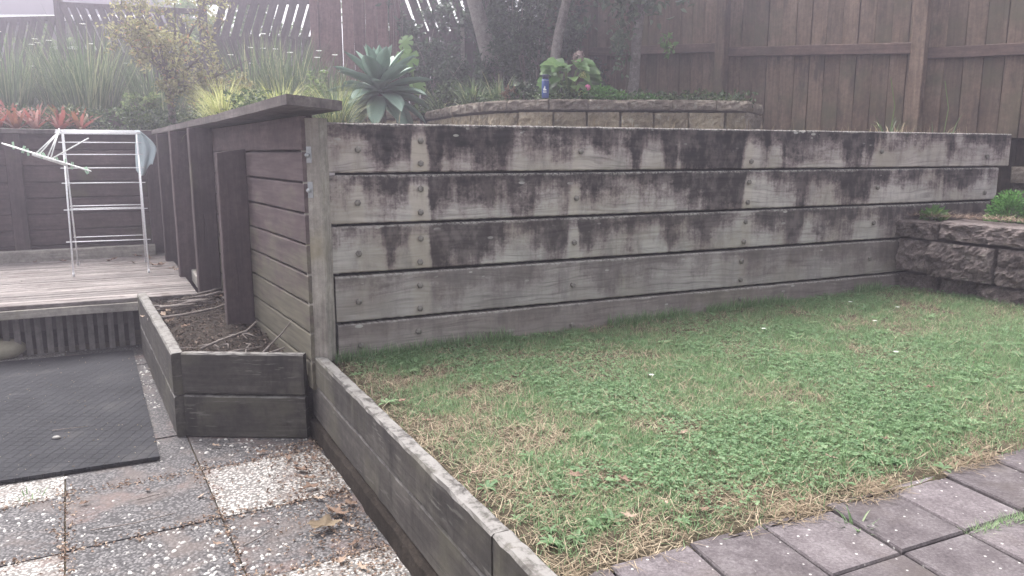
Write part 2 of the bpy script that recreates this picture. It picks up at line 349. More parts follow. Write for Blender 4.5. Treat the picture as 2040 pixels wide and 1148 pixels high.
# patio of exposed aggregate slabs
A2 = Vector((-.496, .868)); B2 = Vector((.868, .496))
def slab_mat(name, dark, light, cut):
    t = NT(name); c = t.coord((1, 1, 1))
    vo = t.n('TexVoronoi', Vector=c, Scale=85.); rnd = t.n('SeparateColor', Color=vo.outputs['Color']).outputs[0]
    d = vo.outputs['Distance']; cell = t.ramp(rnd, [(0, dark), (cut, light), (1, [k * 1.15 for k in light])])
    cl = t.mix(t.step(d, .35, .62), cell, [k * .6 for k in dark])
    n = t.noise(c, 5, 5, .6); cl = t.mix(t.math('MULTIPLY', t.step(n, .50, .66), .6), cl, (.12, .098, .090))
    n3 = t.noise(c, 2.2, 6, .7); cl = t.mix(t.math('MULTIPLY', t.step(n3, .55, .66), .55), cl, (.15, .105, .094))
    t.bump(t.math('SUBTRACT', 1., d), .6, .004); return t.fin(cl, .85, .25)
M['slab_dark'] = slab_mat('charcoal_aggregate', (.082, .077, .079), (.15, .142, .142), .7)
M['slab_white'] = slab_mat('white_pebble_aggregate', (.215, .20, .188), (.385, .365, .345), .45)
patio = struct('patio', mesh('patio', [(-8, -1.5, -.012), (1.5, -1.5, -.012), (1.5, 6.2, -.012), (-8, 6.2, -.012)], [(0, 1, 2, 3)]), M['lawnsoil'])
def inside_patio(p):      # left of the low wall, in front of deck and planter
    lw = (p.x + 1.034) * .890 + (p.y - 3.80) * .456
    dk = -(p.x + 2.665) * .4226 + (p.y - 5.465) * .906
    pl = p.y > 3.70 and ((p.x + 1.66) * .865 + (p.y - 3.73) * .502) > 0
    return lw < -.02 and dk < .24 and not pl
SW, SL = .54, .53; slab_c = [(.530 * i, .0) for i in range(2)]
white_cells = {(-1, 1), (-1, -1), (1, 0), (1, -2), (-1, 6), (-2, 6), (-3, 3), (-3, 1)}
peb_pts = []
for c in range(-6, 4):
    for r_ in range(-3, 8):
        b0, t0 = -.125 + SW * c, 3.04 + SL * r_
        ctr = B2 * (b0 + SW / 2) + A2 * (t0 + SL / 2)
        cs = [B2 * (b0 + dx) + A2 * (t0 + dy) for dx in (0, SW) for dy in (0, SL)] + [ctr]
        if not any(inside_patio(q) for q in cs): continue
        g = .0035; rr = random.Random(c * 50 + r_)
        # trim against the planter / low wall by clipping the slab polygon
        poly = [Vector((-SW / 2 + g, -SL / 2 + g)), Vector((SW / 2 - g, -SL / 2 + g)), Vector((SW / 2 - g, SL / 2 - g)), Vector((-SW / 2 + g, SL / 2 - g))]
        poly = [ctr + B2 * q.x + A2 * q.y for q in poly]
        def clip(poly, n, p):
            out = []
            for i in range(len(poly)):
                a, b = poly[i], poly[(i + 1) % len(poly)]; da, db = (a - p).dot(n), (b - p).dot(n)
                if da >= 0: out.append(a)
                if da * db < 0: out.append(a + (b - a) * (da / (da - db)))
            return out
        poly = clip(poly, Vector((-.890, -.456)), Vector((-1.034, 3.80)))
        if len(poly) >= 3: poly = clip(poly, Vector((.4226, -.906)), Vector((-2.72, 5.70)))
        if len(poly) >= 3 and ctr.y > 3.5 and ctr.x > -2.9: poly = clip(poly, Vector((-.865, -.502)), Vector((-1.66, 3.73))) if ctr.y > 3.75 else clip(poly, Vector((0, -1)), Vector((0, 3.78)))
        if len(poly) < 3: continue
        w = (c, r_) in white_cells; zt = rr.uniform(-.003, .003)
        o = link('paving_slab', mesh('slab', *prism([(q.x - ctr.x, q.y - ctr.y) for q in poly], -.04, 0)), M['slab_white' if w else 'slab_dark'], patio, (ctr.x, ctr.y, zt))
        o.rotation_euler = (rr.uniform(-.004, .004), rr.uniform(-.004, .004), 0)
        if not w: peb_pts.append((ctr, poly))
# white pebbles set in the dark slabs (too many and too small to count)
def pebbles(n_per_m2, cells, z0, size, seed):
    r = np.random.default_rng(seed); V, Q, T = [], [], []; tint = []
    k = 0
    for ctr, poly in cells:
        area = SW * SL
        for _ in range(int(n_per_m2 * area)):
            x, y = r.uniform(-.5, .5) * SW, r.uniform(-.5, .5) * SL; p = ctr + B2 * x + A2 * y
            if not inside_patio(p): continue
            if math.sin(p.x * 5.1 + 1) + math.sin(p.y * 4.3 + p.x * 2) + r.normal(0, .9) < -.3: continue
            a = r.uniform(0, 6.28); sx = size * min(1.5, r.lognormal(-.15, .38)); sy = sx * r.uniform(.45, .9); h = sx * r.uniform(.2, .35)
            ca, sa = math.cos(a), math.sin(a)
            ring = [(math.cos(u) * sx, math.sin(u) * sy) for u in np.linspace(0, 6.283, 7)[:-1] + r.uniform(-.25, .25, 6)]
            for rr_, zz in ((1, -.002), (.62, h)):
                for (ux, uy) in ring: V.append((p.x + (ux * ca - uy * sa) * rr_, p.y + (ux * sa + uy * ca) * rr_, z0 + zz)); tint.append(r.uniform(0, 1)) if rr_ == 1 else tint.append(tint[-6])
            for i in range(6): Q.append((k + i, k + (i + 1) % 6, k + 6 + (i + 1) % 6, k + 6 + i))
            Q.append((k + 6, k + 7, k + 8, k + 9)); Q.append((k + 6, k + 9, k + 10, k + 11)); k += 12
    return npmesh('pebbles', np.array(V), np.array(Q), None, {'tint': tint})
t = NT('white_pebble'); a = t.n('Attribute', {'attribute_name': 'tint'}).outputs['Fac']
M['pebble'] = t.fin(t.ramp(a, [(0, (.26, .245, .23)), (.5, (.40, .385, .365)), (1, (.55, .53, .51))]), .6)
tag(link('pebbles', pebbles(560, peb_pts, .0, .0078, 5), M['pebble']), 'small white pebbles set in the dark patio slabs', 'pebbles', kind='stuff')

# path of square pavers in the foreground
path = struct('path', mesh('path', [(.02, 1.60, .372), (2.6, 2.80, .40), (4, 1.2, .40), (.4, -.6, .37)], [(3, 2, 1, 0)]), M['lawnsoil'])
pe = Vector((.906, .4226)); pj = Vector((.095, -.28)).normalized(); p0 = Vector((.914, 2.108))
pm = [mesh('paver', *plank(.262, .240, .05, .006)) for _ in range(1)]
pv = []
for i in range(-4, 7):
    for j in range(0, 5):
        rr = random.Random(i * 31 + j)
        pts = [p0 + pe * (.246 * (i + du)) + pj * (.288 * (j + dv)) for du, dv in ((0, 0), (1, 0), (1, 1), (0, 1))]
        ctr = sum(pts, Vector((0, 0))) / 4
        if ctr.x < .12 or ctr.y < .6: continue
        gap = .0045; n = 4; v = []; e = .005
        pts = [Vector((q.x - ctr.x, q.y - ctr.y)) for q in pts]
        ring = lambda k, z: [(q.x - q.normalized().x * k, q.y - q.normalized().y * k, z) for q in pts]
        v = ring(gap, -.045) + ring(gap, -.006) + ring(gap + e, 0)
        f = [(3, 2, 1, 0)] + [(b + k, b + (k + 1) % 4, b + 4 + (k + 1) % 4, b + 4 + k) for b in (0, 4) for k in range(4)] + [(8, 9, 10, 11)]
        f = [tuple(reversed(q)) for q in f]
        zt = float(lawn_z(ctr.x, ctr.y)) + rr.uniform(-.002, .002) + .004
        link('paver', mesh('paver', v, f), M['paver'], path, (ctr.x, ctr.y, zt), (rr.uniform(-.006, .006), rr.uniform(-.006, .006), rr.uniform(-.008, .008)))

# ---------------------------------------------------------------- main retaining wall
def sleeper_mesh(z0, z1, s0, s1, prof, th=.052, seed=0):
    L = s1 - s0; n = int(L / .02)
    v, f = plank(L, th, z1 - z0, .006, n, .0012, (s0, th / 2, (z0 + z1) / 2), seed=seed)
    v = np.array(v); px, py = zip(*prof)
    rr = np.random.default_rng(seed); st = np.interp(v[:, 0], px, py); vf = (z1 - v[:, 2]) / (z1 - z0)
    m = mesh('sleeper', v, f)
    for k, a in (('stain', st), ('vfrac', vf)): m.attributes.new(k, 'FLOAT', 'POINT').data.foreach_set('value', a.astype(np.float32))
    return m
PROF = [
 [(0.04,0.15),(0.1,0.2),(0.13,0.35),(0.16,0.3),(0.18,0.5),(0.22,0.6),(0.27,0.9),(0.3,1.1),(0.34,0.65),(0.4,0.7),(0.42,1.1),(0.44,0.3),(0.48,0.12),(0.51,0.3),(0.53,1.1),(0.57,1.1),(0.6,0.5),(0.65,0.6),(0.73,0.75),(0.82,0.95),(0.86,0.7),(0.93,0.9),(0.99,0.55),(1.02,0.35),(1.11,0.4),(1.19,0.3),(1.27,0.5),(1.32,0.8),(1.38,0.35),(1.44,0.25),(1.56,0.4),(1.69,0.3),(1.74,0.5),(1.76,1.1),(1.81,0.9),(1.84,0.2),(1.97,0.25),(2.0,1.0),(2.06,0.9),(2.08,0.4),(2.13,1.1),(2.34,1.2),(2.56,1.2),(2.6,0.2),(2.63,0.1),(2.71,0.2),(2.77,0.7),(2.81,0.15),(2.88,0.1),(2.91,0.9),(3.02,0.85),(3.11,0.4),(3.24,0.35),(3.4,0.2),(3.47,0.9),(3.56,1.0),(3.63,0.25),(3.68,0.7),(3.73,0.15),(3.95,0.15),(4.42,0.05),(4.48,0.75),(4.55,0.05),(4.75,0.4),(4.86,0.25),(5.18,0.3)],
 [(0.04,0.0),(0.15,0.1),(0.21,0.35),(0.25,0.55),(0.3,0.65),(0.38,0.45),(0.42,0.3),(0.43,0.05),(0.51,0.05),(0.53,0.9),(0.59,0.6),(0.65,0.35),(0.73,0.6),(0.82,0.55),(0.93,0.5),(1.05,0.6),(1.11,0.75),(1.18,0.5),(1.24,0.6),(1.34,0.6),(1.36,0.2),(1.43,0.2),(1.56,0.35),(1.66,0.5),(1.77,0.35),(1.91,0.4),(2.09,0.55),(2.2,0.75),(2.35,0.95),(2.55,1.1),(2.59,1.1),(2.61,0.05),(2.79,0.1),(2.92,0.3),(3.01,0.6),(3.09,0.95),(3.15,0.35),(3.36,0.3),(3.45,1.0),(3.66,0.9),(3.72,0.15),(3.87,0.5),(3.92,0.15),(4.36,0.15),(4.46,0.5),(4.79,0.5),(4.83,0.0),(5.06,0.0)],
 [(0.04,0),(0.27,0.1),(0.3,0.65),(0.34,0.3),(0.37,0),(0.52,0),(0.54,1.1),(0.62,0.95),(0.66,0.6),(0.71,1.1),(0.79,1.1),(0.81,0.7),(0.93,0.5),(0.96,0.25),(1.11,0.4),(1.15,0.75),(1.18,0.25),(1.24,0.6),(1.3,0.8),(1.36,0.1),(1.4,0.1),(1.42,0.8),(1.48,0.9),(1.53,0.4),(1.67,0.4),(1.77,0.5),(1.88,0.15),(1.99,0.2),(2.04,0.95),(2.14,0.25),(2.29,0.95),(2.41,0.2),(2.61,0.05),(2.73,0.3),(2.94,0.4),(2.99,1.1),(3.08,1.0),(3.12,0.25),(3.39,0.6),(3.58,0.6),(3.63,0.05),(3.8,0.15),(3.98,0.6)],
 [(0.03,0.05),(0.26,0.35),(0.37,0.25),(0.42,0.0),(0.5,0.0),(0.56,0.4),(0.7,0.65),(0.76,0.3),(1.24,0.3),(1.36,0.1),(1.41,0.1),(1.57,0.6),(1.93,0.25),(2.58,0.1),(2.71,0.5),(3.14,0.3),(4.01,0.6)],
 [(0.02,0.1),(0.93,0.1),(1.93,0.2),(4.04,0.4)]]
mw = thing('retaining_wall', 'long wall of five wide grey sleepers with black mould stains, behind the lawn', 'retaining wall', (P0.x, P0.y, 0), R(25))
ZT = [1.568, 1.316, 1.064, .816, .570]; ZB = [1.329, 1.079, .833, .585, .325]; SE = [5.17, 5.06, 5.0, 5.0, 5.0]
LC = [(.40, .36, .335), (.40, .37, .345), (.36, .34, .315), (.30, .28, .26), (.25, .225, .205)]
sleepers = []
for i in range(5):
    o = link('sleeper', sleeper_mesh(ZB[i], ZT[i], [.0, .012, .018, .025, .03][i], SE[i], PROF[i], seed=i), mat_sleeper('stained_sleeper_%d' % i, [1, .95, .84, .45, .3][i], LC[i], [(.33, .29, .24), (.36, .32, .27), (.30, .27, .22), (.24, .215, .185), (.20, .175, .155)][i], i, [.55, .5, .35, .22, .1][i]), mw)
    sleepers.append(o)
hexv, hexf = lathe([(.0165, .003), (.0165, .009), (.013, .012), (.006, .0135)], 6)
wash = lathe([(.021, 0), (.021, .003)], 12)
bv, bf = merge([([(x, y, z * 1.35) for x, y, z in hexv], hexf)]); bm_ = mesh('bolt', [(x, -z, y) for x, y, z in bv], bf); bm_.materials.append(M['bolt'])
BOLT = [(.159, 1.44), (.481, 1.484), (.478, 1.371), (.149, 1.181), (.475, 1.244), (.473, 1.124), (.146, .929), (.47, .99), (.465, .867), (.137, .685), (.462, .746), (.459, .623), (.14, .458), (.448, .501), (1.413, 1.432), (1.388, 1.174), (1.379, .925), (1.373, .683), (1.37, .448), (2.637, 1.372), (2.629, 1.245), (2.626, 1.119), (2.618, .996), (2.61, .869), (2.601, .747), (2.601, .628), (2.605, .503), (3.783, 1.435), (3.77, 1.19), (3.761, .947), (3.75, .698), (4.916, 1.131), (4.90, 1.40)]
for s, z in BOLT:
    k = min(range(5), key=lambda i: abs((ZT[i] + ZB[i]) / 2 - z))
    link('bolt', bm_, None, sleepers[k], (s, -.001, z), (0, random.uniform(0, 1), 0))
link('backing_sheet', mesh('backing', *plank(5.0, .006, 1.2, .001, 1, 0, (.06, .075, .94))), mat_plain('gap_shade_black', (.015, .014, .014), .9), mw)  # black sheet added behind the boards so the gaps look dark
nl = mesh('nail', *tube([(0, 0, 0), (-.05, 0, 0)], .0018, 5))
for z, a in ((1.505, .0), (1.448, .15), (1.245, .05), (1.185, -.05), (.565, .0)): link('nail', nl, M['steel'], mw, (.01, .012, z), (0, a, 0))

# weathered corner post with two brackets
cp = thing('timber_post', 'pale weathered square post at the wall corner with two metal brackets', 'post', (-.942, 3.735, 0), R(-12.5))
link('post_shaft', mesh('shaft', *plank(1.185, .096, .096, .005, 14, .0012, (0, 0, .40), 'z', 3)), M['greyz'], cp)
for z in (1.415, 1.25):
    b = link('bracket', mesh('bracket', *plank(.075, .004, .026, .001, 1, 0, (0, 0, 0), 'z')), M['steel'], cp, (-.006, -.0505, z - .037), (0, 0, 0))
    link('bolt_head', mesh('bolt_head', [(x * .7, -zz * 1.4, y * .7) for x, y, zz in hexv], hexf), M['steel'], b, (-.004, -.002, .035))

# ---------------------------------------------------------------- side wall and back wall
CO = Vector((-3.6, 8.05, 0)); S0 = Vector((-1.0, 3.70, 0)); sdv = (S0 - CO); LS = sdv.length; sdn = sdv.normalized()
rzS = math.atan2(sdn.y, sdn.x)
sw = thing('side_retaining_wall', 'stained brown board wall with upright posts running back beside the planter bed', 'retaining wall', CO, rzS)
ZJ = [1.60, 1.432, 1.283, 1.135, .986, .840, .694, .548, .402, .256]
for i in range(9):
    m_ = M['brown'] if i < 1 else M['sideboard']
    link('board', mesh('board', *plank(LS + .02, .045, ZJ[i] - ZJ[i + 1] - .010, .005, 40, .0012, (-.0, .0225, (ZJ[i] + ZJ[i + 1]) / 2), seed=20 + i)), m_, sw)
link('backing_sheet', mesh('backing', *plank(LS, .006, 1.3, .001, 1, 0, (0, .060, .95))), M['brown'], sw)
# posts standing proud of the boards (distance measured from the near end)
for s, ztop, prt, thk, zb in ((1.19, 1.425, .165, .07, .2), (2.25, 1.60, .155, .09, .2), (3.22, 1.60, .155, .09, .2), (4.30, 1.60, .13, .09, .2)):
    x = LS - s - thk
    v, f = plank(ztop - zb, prt, thk, .005, 10, .001, (x + thk / 2, -prt / 2 - .001, zb), 'z', int(s * 10))
    if ztop < 1.5: v = [(a, b, c + (.0 if c < 1.4 else (b + .165) * .14)) for a, b, c in v]
    link('post', mesh('post', v, f), M['brownz'], sw)
rzB = math.atan2(.479, .878); BW = CO - Vector((.878, .479, 0)) * 5.2
bw = thing('back_retaining_wall', 'stained dark brown board wall behind the clothes airer on the deck', 'retaining wall', BW, rzB)
for i in range(8):
    link('board', mesh('board', *plank(5.2, .045, .146, .005, 30, .0012, (0, .0225, 1.535 - .155 * i), seed=40 + i)), M['brown'], bw)
link('backing_sheet', mesh('backing', *plank(5.2, .006, 1.25, .001, 1, 0, (0, .060, .98))), M['brown'], bw)
for x in (5.2 - 1.30, 5.2 - 2.45, 5.2 - .10):
    link('post', mesh('post', *plank(1.13, .09, .13, .006, 8, .001, (x, -.046, .47), 'z', int(x * 9))), M['brownz'], bw)
link('base_sleeper', mesh('base_sleeper', *plank(5.05, .10, .125, .008, 20, .002, (0, -.142, .445))), M['grey'], bw)
link('capping', mesh('capping', *plank(5.15, .20, .048, .005, 24, .0015, (0, .02, 1.628))), M['cap'], bw)
# side capping: end cut on the skew, overhanging the post, tip lifted a little
capo = Vector((0, 0, 0))
fe0, fe1 = Vector((-3.70, 8.03)), Vector((-.945, 3.31)); nrm = Vector((.858, .513)); wc = .27
ns = 26; v, f = [], []
for i in range(ns + 1):
    t_ = i / ns; a = fe0.lerp(fe1, t_); b = (fe0 + nrm * wc).lerp(Vector((-.80, 3.72)), t_)
    lift = .012 * max(0, t_ - .7) / .3 + random.uniform(-.0012, .0012)
    for q, z in ((a, 1.612), (b, 1.610), (b, 1.653), (a, 1.655)):
        l = sw.matrix_basis.inverted() @ Vector((q.x, q.y, z + lift)) if False else Matrix.LocRotScale(CO, Euler((0, 0, rzS)), None).inverted() @ Vector((q.x, q.y, z + lift))
        v.append(l)
for i in range(ns):
    for k in range(4): f.append((i * 4 + k, i * 4 + (k + 1) % 4, i * 4 + 4 + (k + 1) % 4, i * 4 + 4 + k))
f += [(3, 2, 1, 0), tuple(range(ns * 4, ns * 4 + 4))]
f = [tuple(reversed(q)) for q in f]
link('capping', mesh('capping', v, f), M['cap'], sw)

# ---------------------------------------------------------------- planter and low edging wall
lw = thing('edging_wall', 'low blackened timber wall holding the lawn above the patio', 'retaining wall', (-1.034, 3.80, 0), math.atan2(-.890, .456))
link('board', mesh('board', *plank(2.12, .060, .15, .008, 40, .0025, (.03, .03, .356), seed=1)), M['edge'], lw)
link('board', mesh('board', *plank(1.2, .061, .149, .008, 24, .0025, (2.1505, .030, .3555), seed=2)), M['edge'], lw)
link('board', mesh('board', *plank(3.3, .060, .176, .006, 50, .0015, (.03, .034, .186), seed=3)), M['edge'], lw)
link('footing', mesh('footing', *plank(3.3, .10, .13, .015, 40, .004, (.03, .035, .030), seed=4)), M['soil'], lw)
pb = thing('planter_box', 'angled two board timber planter holding soil and twigs beside the deck', 'planter')
def board_between(a, b, z0, z1, th, m_, par, seed, name='board', wob=.002):
    a, b = Vector(a), Vector(b); d = (b - a); L = d.length
    return link(name, mesh('board', *plank(L, th, z1 - z0, .007, max(2, int(L / .06)), wob, (0, 0, 0), seed=seed)), m_, par, (a.x, a.y, (z0 + z1) / 2), (0, 0, math.atan2(d.y, d.x)))
board_between((-1.655, 3.755), (-1.035, 3.725), .226, .437, .05, M['edge'], pb, 5); board_between((-1.655, 3.755), (-1.035, 3.725), .0, .219, .052, M['edge'], pb, 6)
board_between((-1.675, 3.735), (-2.225, 4.685), .222, .440, .062, M['edge'], pb, 7); board_between((-2.232, 4.697), (-2.660, 5.437), .222, .436, .062, M['edge'], pb, 8)
board_between((-1.675, 3.735), (-2.660, 5.437), .0, .214, .058, M['edge'], pb, 9)
struct('planter_soil', grid_poly([(-1.66, 3.77), (-1.3, 3.76), (-1.03, 3.75)], [(-2.62, 5.46), (-2.4, 5.55), (-2.12, 5.62)], 30, 40, lambda x, y: .33 + .05 * (y - 3.75) / 1.8 + .02 * np.sin(x * 7 + y * 3), .010, 5), M['soil'])

# ---------------------------------------------------------------- deck
dk = thing('deck', 'raised weathered grey timber deck carrying the white clothes airer', 'deck', (-2.665, 5.465, 0), R(25))
rd = random.Random(4)
for i in range(28):
    y = .05 + .0955 * i; xe = .365 - .055 * y
    segs = [(-3.6, xe)] if i % 3 else [(-3.6, -.9 - .3 * (i % 4)), (-.9 - .3 * (i % 4) + .004, xe)]
    for a, b in segs:
        link('deck_board', mesh('deck_board', *plank(b - a, .0865, .03, .004, 20, .0008, (0, 0, 0), seed=i)), M['deck'], dk, (a, y, .385 + rd.uniform(-.002, .002)))
link('rim_board', mesh('rim', *plank(3.58, .025, .060, .003, 16, .001, (-3.6, .0, .338))), M['grey'], dk)
link('rim_board', mesh('rim', *plank(.42, .025, .060, .003, 4, .001, (.0, .02, .334))), M['grey'], dk)
link('backing_board', mesh('backing', *plank(3.5, .02, .13, .003, 8, .001, (-3.6, .215, .24))), M['lattice'], dk)
link('backing_board', mesh('backing', *plank(.40, .02, .20, .003, 3, .001, (-.02, .20, .22))), M['edge'], dk)
link('backing_sheet', mesh('backing', *plank(3.5, .01, .30, .001, 1, 0, (-3.6, .42, .15))), M['soil'], dk)
sm = mesh('slat', *plank(.295, .012, .040, .002, 4, .0006, (0, 0, 0), 'z')); sm.materials.append(M['lattice'])
M['slat'] = mat_wood('grey_skirting_slat', (.085, .075, .072), (.15, .135, .128), (.22, .20, .19), ax='z', moss=(.11, .105, .07), moss_amt=.2, var=.35)
sm.materials[0] = M['slat']
for i in range(15):
    link('skirting_slat', sm, None, dk, (-.10 - .0655 * i + rd.uniform(-.003, .003), .19, .005 + rd.uniform(-.006, .004)), (0, rd.uniform(-.012, .012), 0))
link('skirting_panel', mesh('panel', *plank(2.5, .015, .16, .003, 4, .001, (-3.55, .20, .215))), M['grey'], dk)
# edging and gravel between deck and side wall
eb0, eb1 = Vector((-2.43, 5.95)), Vector((-3.50, 7.99))
board_between(eb0, eb1, .36, .46, .05, M['grey'], dk, 15, 'edge_board').matrix_parent_inverse = Matrix.LocRotScale(Vector((-2.665, 5.465, 0)), Euler((0, 0, R(25))), None).inverted()
struct('gravel_strip', grid_poly([(-2.42, 5.92), (-2.3, 5.87)], [(-3.5, 8.0), (-3.45, 7.85)], 8, 40, lambda x, y: .425 + 0 * x, .006, 8), M['grit'])

# ---------------------------------------------------------------- curved block wall behind, dark block wall at right
def poly_walk(pts, step):
    P = [Vector(p) for p in pts]; out = []; i = 0; pos = P[0].copy(); rem = step
    L = [0]; 
    for a, b in zip(P, P[1:]): L.append(L[-1] + (b - a).length)
    def at(s):
        for k in range(len(P) - 1):
            if s <= L[k + 1]: return P[k].lerp(P[k + 1], (s - L[k]) / (L[k + 1] - L[k]))
        return P[-1]
    return at, L[-1]
bwall = thing('block_wall', 'curved garden wall of tan split-faced blocks with flat cap blocks above the sleepers', 'block wall')
def smoothpts(pts, n=8):
    P = [Vector(p) for p in pts]; P = [P[0] * 2 - P[1]] + P + [P[-1] * 2 - P[-2]]; out = []
    for i in range(1, len(P) - 2):
        for k in range(n):
            t = k / n; a, b, c, d = P[i - 1:i + 3]
            out.append(.5 * ((2 * b) + (c - a) * t + (2 * a - 5 * b + 4 * c - d) * t * t + (3 * b - a - 3 * c + d) * t ** 3))
    return out + [P[-2]]
CURVE = smoothpts([(-.95, 8.74), (-.72, 8.15), (-.50, 7.55), (-.20, 7.02), (.25, 6.77), (.9, 6.80), (1.5, 6.86), (2.08, 6.95)])
LEFTW = [Vector((-2.5, 8.30)), Vector((-.99, 8.60))]
blocks = {}
def lay(curve, z, h, step, dep, m_, off, parent, name, gap=.006, seed=0, lip=0.):
    at, L = poly_walk(curve, step); s = off; k = 0; r = random.Random(seed)
    while s < L - .05:
        e = min(L, s + step * r.uniform(.88, 1.12)); a, b = at(max(0, s)), at(e); d = b - a
        if d.length < .06: break
        n = Vector((d.y, -d.x)).normalized(); a = a + n * lip
        me = mesh('block', *rock(d.length - gap, dep, h - gap, seed * 100 + k, .016 if dep > .2 else .010))
        link(name, me, m_, parent, (a.x, a.y, z + r.uniform(-.002, .002)), (0, 0, math.atan2(d.y, d.x) + r.uniform(-.02, .02))); s = e; k += 1
lay(CURVE, 1.59, .20, .315, .22, M['tan_block'], 0, bwall, 'block', .016, 1)
lay(CURVE, 1.45, .14, .315, .22, M['tan_block'], -.15, bwall, 'block', .012, 2)
lay(CURVE, 1.79, .10, .38, .25, M['cap_block'], -.1, bwall, 'cap_block', .011, 3, .02)
lay(LEFTW, 1.79, .10, .38, .22, M['cap_block'], 0, bwall, 'cap_block', .008, 4, .02)
lay(LEFTW, 1.59, .20, .315, .22, M['tan_block'], 0, bwall, 'block', .012, 5)
ENDW = [Vector((2.085, 6.96)), Vector((2.42, 7.60))]
lay(ENDW, 1.59, .20, .32, .22, M['cap_block'], 0, bwall, 'block', .01, 6); lay(ENDW, 1.79, .10, .34, .24, M['cap_block'], .03, bwall, 'cap_block', .01, 7)

rw = thing('stone_block_wall', 'dark purple brown rock-faced block wall at the right end of the lawn', 'block wall', (2.735, 5.44, 0), math.atan2(-.846, .533))
def rb(s, e, z0, z1, dep, seed, name='block', y=0., tilt=0., rough=.022):
    link(name, mesh('block', *rock(e - s - .016, dep, z1 - z0 - .012, seed, rough * 1.3, 26, 14, .012)), M['lava'], rw, (s, y, z0), (0, tilt, 0))
rb(-.02, .30, .845, .975, .30, 1, 'cap_block', -.02, .02); rb(.30, .86, .850, .985, .32, 2, 'cap_block', -.035, .02); rb(.86, 1.4, .84, .975, .32, 3, 'cap_block', -.03)
rb(.0, .235, .605, .843, .25, 4, y=.0); rb(.235, .685, .60, .845, .25, 5, y=-.05, tilt=.015); rb(.685, 1.1, .59, .84, .25, 6, y=-.03); rb(1.1, 1.5, .59, .84, .25, 7)
rb(.02, .30, .36, .60, .25, 8, y=.03); rb(.30, .56, .36, .595, .25, 9, y=.045); rb(.56, 1.0, .36, .59, .25, 10, y=.0); rb(1., 1.4, .36, .59, .25, 11)
struct('corner_bed', grid_poly([(2.88, 5.55), (3.75, 4.3)], [(3.85, 5.99), (5.6, 6.3)], 14, 10, lambda x, y: .945 + 0 * x, .008, 9), M['soil'])
uw = thing('cap_stone_wall', 'short grey capped stone wall beyond the far end of the sleepers', 'block wall', (3.83, 5.93, 0), R(-32))
link('cap_block', mesh('block', *rock(.55, .26, .12, 31, .012)), M['cap_block'], uw, (-.02, -.03, 1.20)); link('cap_block', mesh('block', *rock(.55, .26, .12, 32, .012)), M['cap_block'], uw, (.54, -.03, 1.20))
for k in range(3): link('block', mesh('block', *rock(.38, .2, .27, 33 + k, .015)), M['lava'], uw, (.0 + .385 * k, .04, .92))

# ---------------------------------------------------------------- fences
fn = Vector((-2.6, 2.85, 0)).normalized(); FN = Vector((4.55, 5.97, 0)); FL = 6.2
rf = thing('paling_fence', 'tall brown paling fence with posts and rail behind the long sleeper wall', 'fence', FN, math.atan2(fn.y, fn.x))   # local +y points to the camera's left
palm = [mesh('paling', *plank(2.6, .018, .149, .004, 6, .0012, (0, 0, -.65), 'z', 60 + k)) for k in range(4)]
for p in palm: p.materials.append(M['fence'])
rf_r = random.Random(3)
for i in range(int(FL / .153)):
    s = .153 * i; zb = 1.35 + .07 * s
    link('paling', palm[i % 4], None, rf, (s + .075, -.012 + rf_r.uniform(-.006, .002), zb), (0, rf_r.uniform(-.004, .004), rf_r.uniform(-.02, .02)))
link('backing_board', mesh('backing', *plank(FL, .01, 2.9, .001, 1, 0, (-.05, -.05, 2.15))), M['fencex'], rf)  # dark board added behind the palings to darken their seams
POS = [.48 + 1.30 - 1.98 + .0, 1.42, 3.40, 5.36]
for s in (-.55, 1.40, 3.38, 5.36):
    link('fence_post', mesh('fence_post', *plank(2.3, .10, .115, .005, 8, .001, (0, 0, 0), 'z', int(s * 7))), M['fence'], rf, (s, .085, 1.1 + .07 * s), (0, 0, 0))
for a, b, za, zb in ((-.5, 1.34, 2.20, 2.28), (1.46, 3.32, 2.335, 2.475), (3.44, 5.3, 2.53, 2.66)):
    L = math.hypot(b - a, zb - za)
    link('rail', mesh('rail', *plank(L, .05, .095, .005, 10, .0015, (0, 0, 0), seed=int(a * 5))), M['fencex'], rf, (a, .024, za), (0, -math.atan2(zb - za, b - a), 0))
# red brown screen
sc = thing('timber_screen', 'reddish brown screen of tall upright boards behind the agave', 'fence', (-2.36, 9.85, 0), R(3))
for i in range(7):
    link('board', mesh('board', *plank(2.3, .02, .138, .004, 6, .001, (0, 0, 0), 'z', 80 + i)), M['red'], sc, (.06 + .142 * i, 0, 1.75), (0, random.uniform(-.008, .008), 0))
link('rail', mesh('rail', *plank(1.0, .05, .09, .004, 2, .001, (0, .04, 2.2))), M['red'], sc); link('fence_post', mesh('post', *plank(2.3, .1, .1, .005, 4, .001, (-.055, .0, 1.75), 'z')), M['red'], sc)

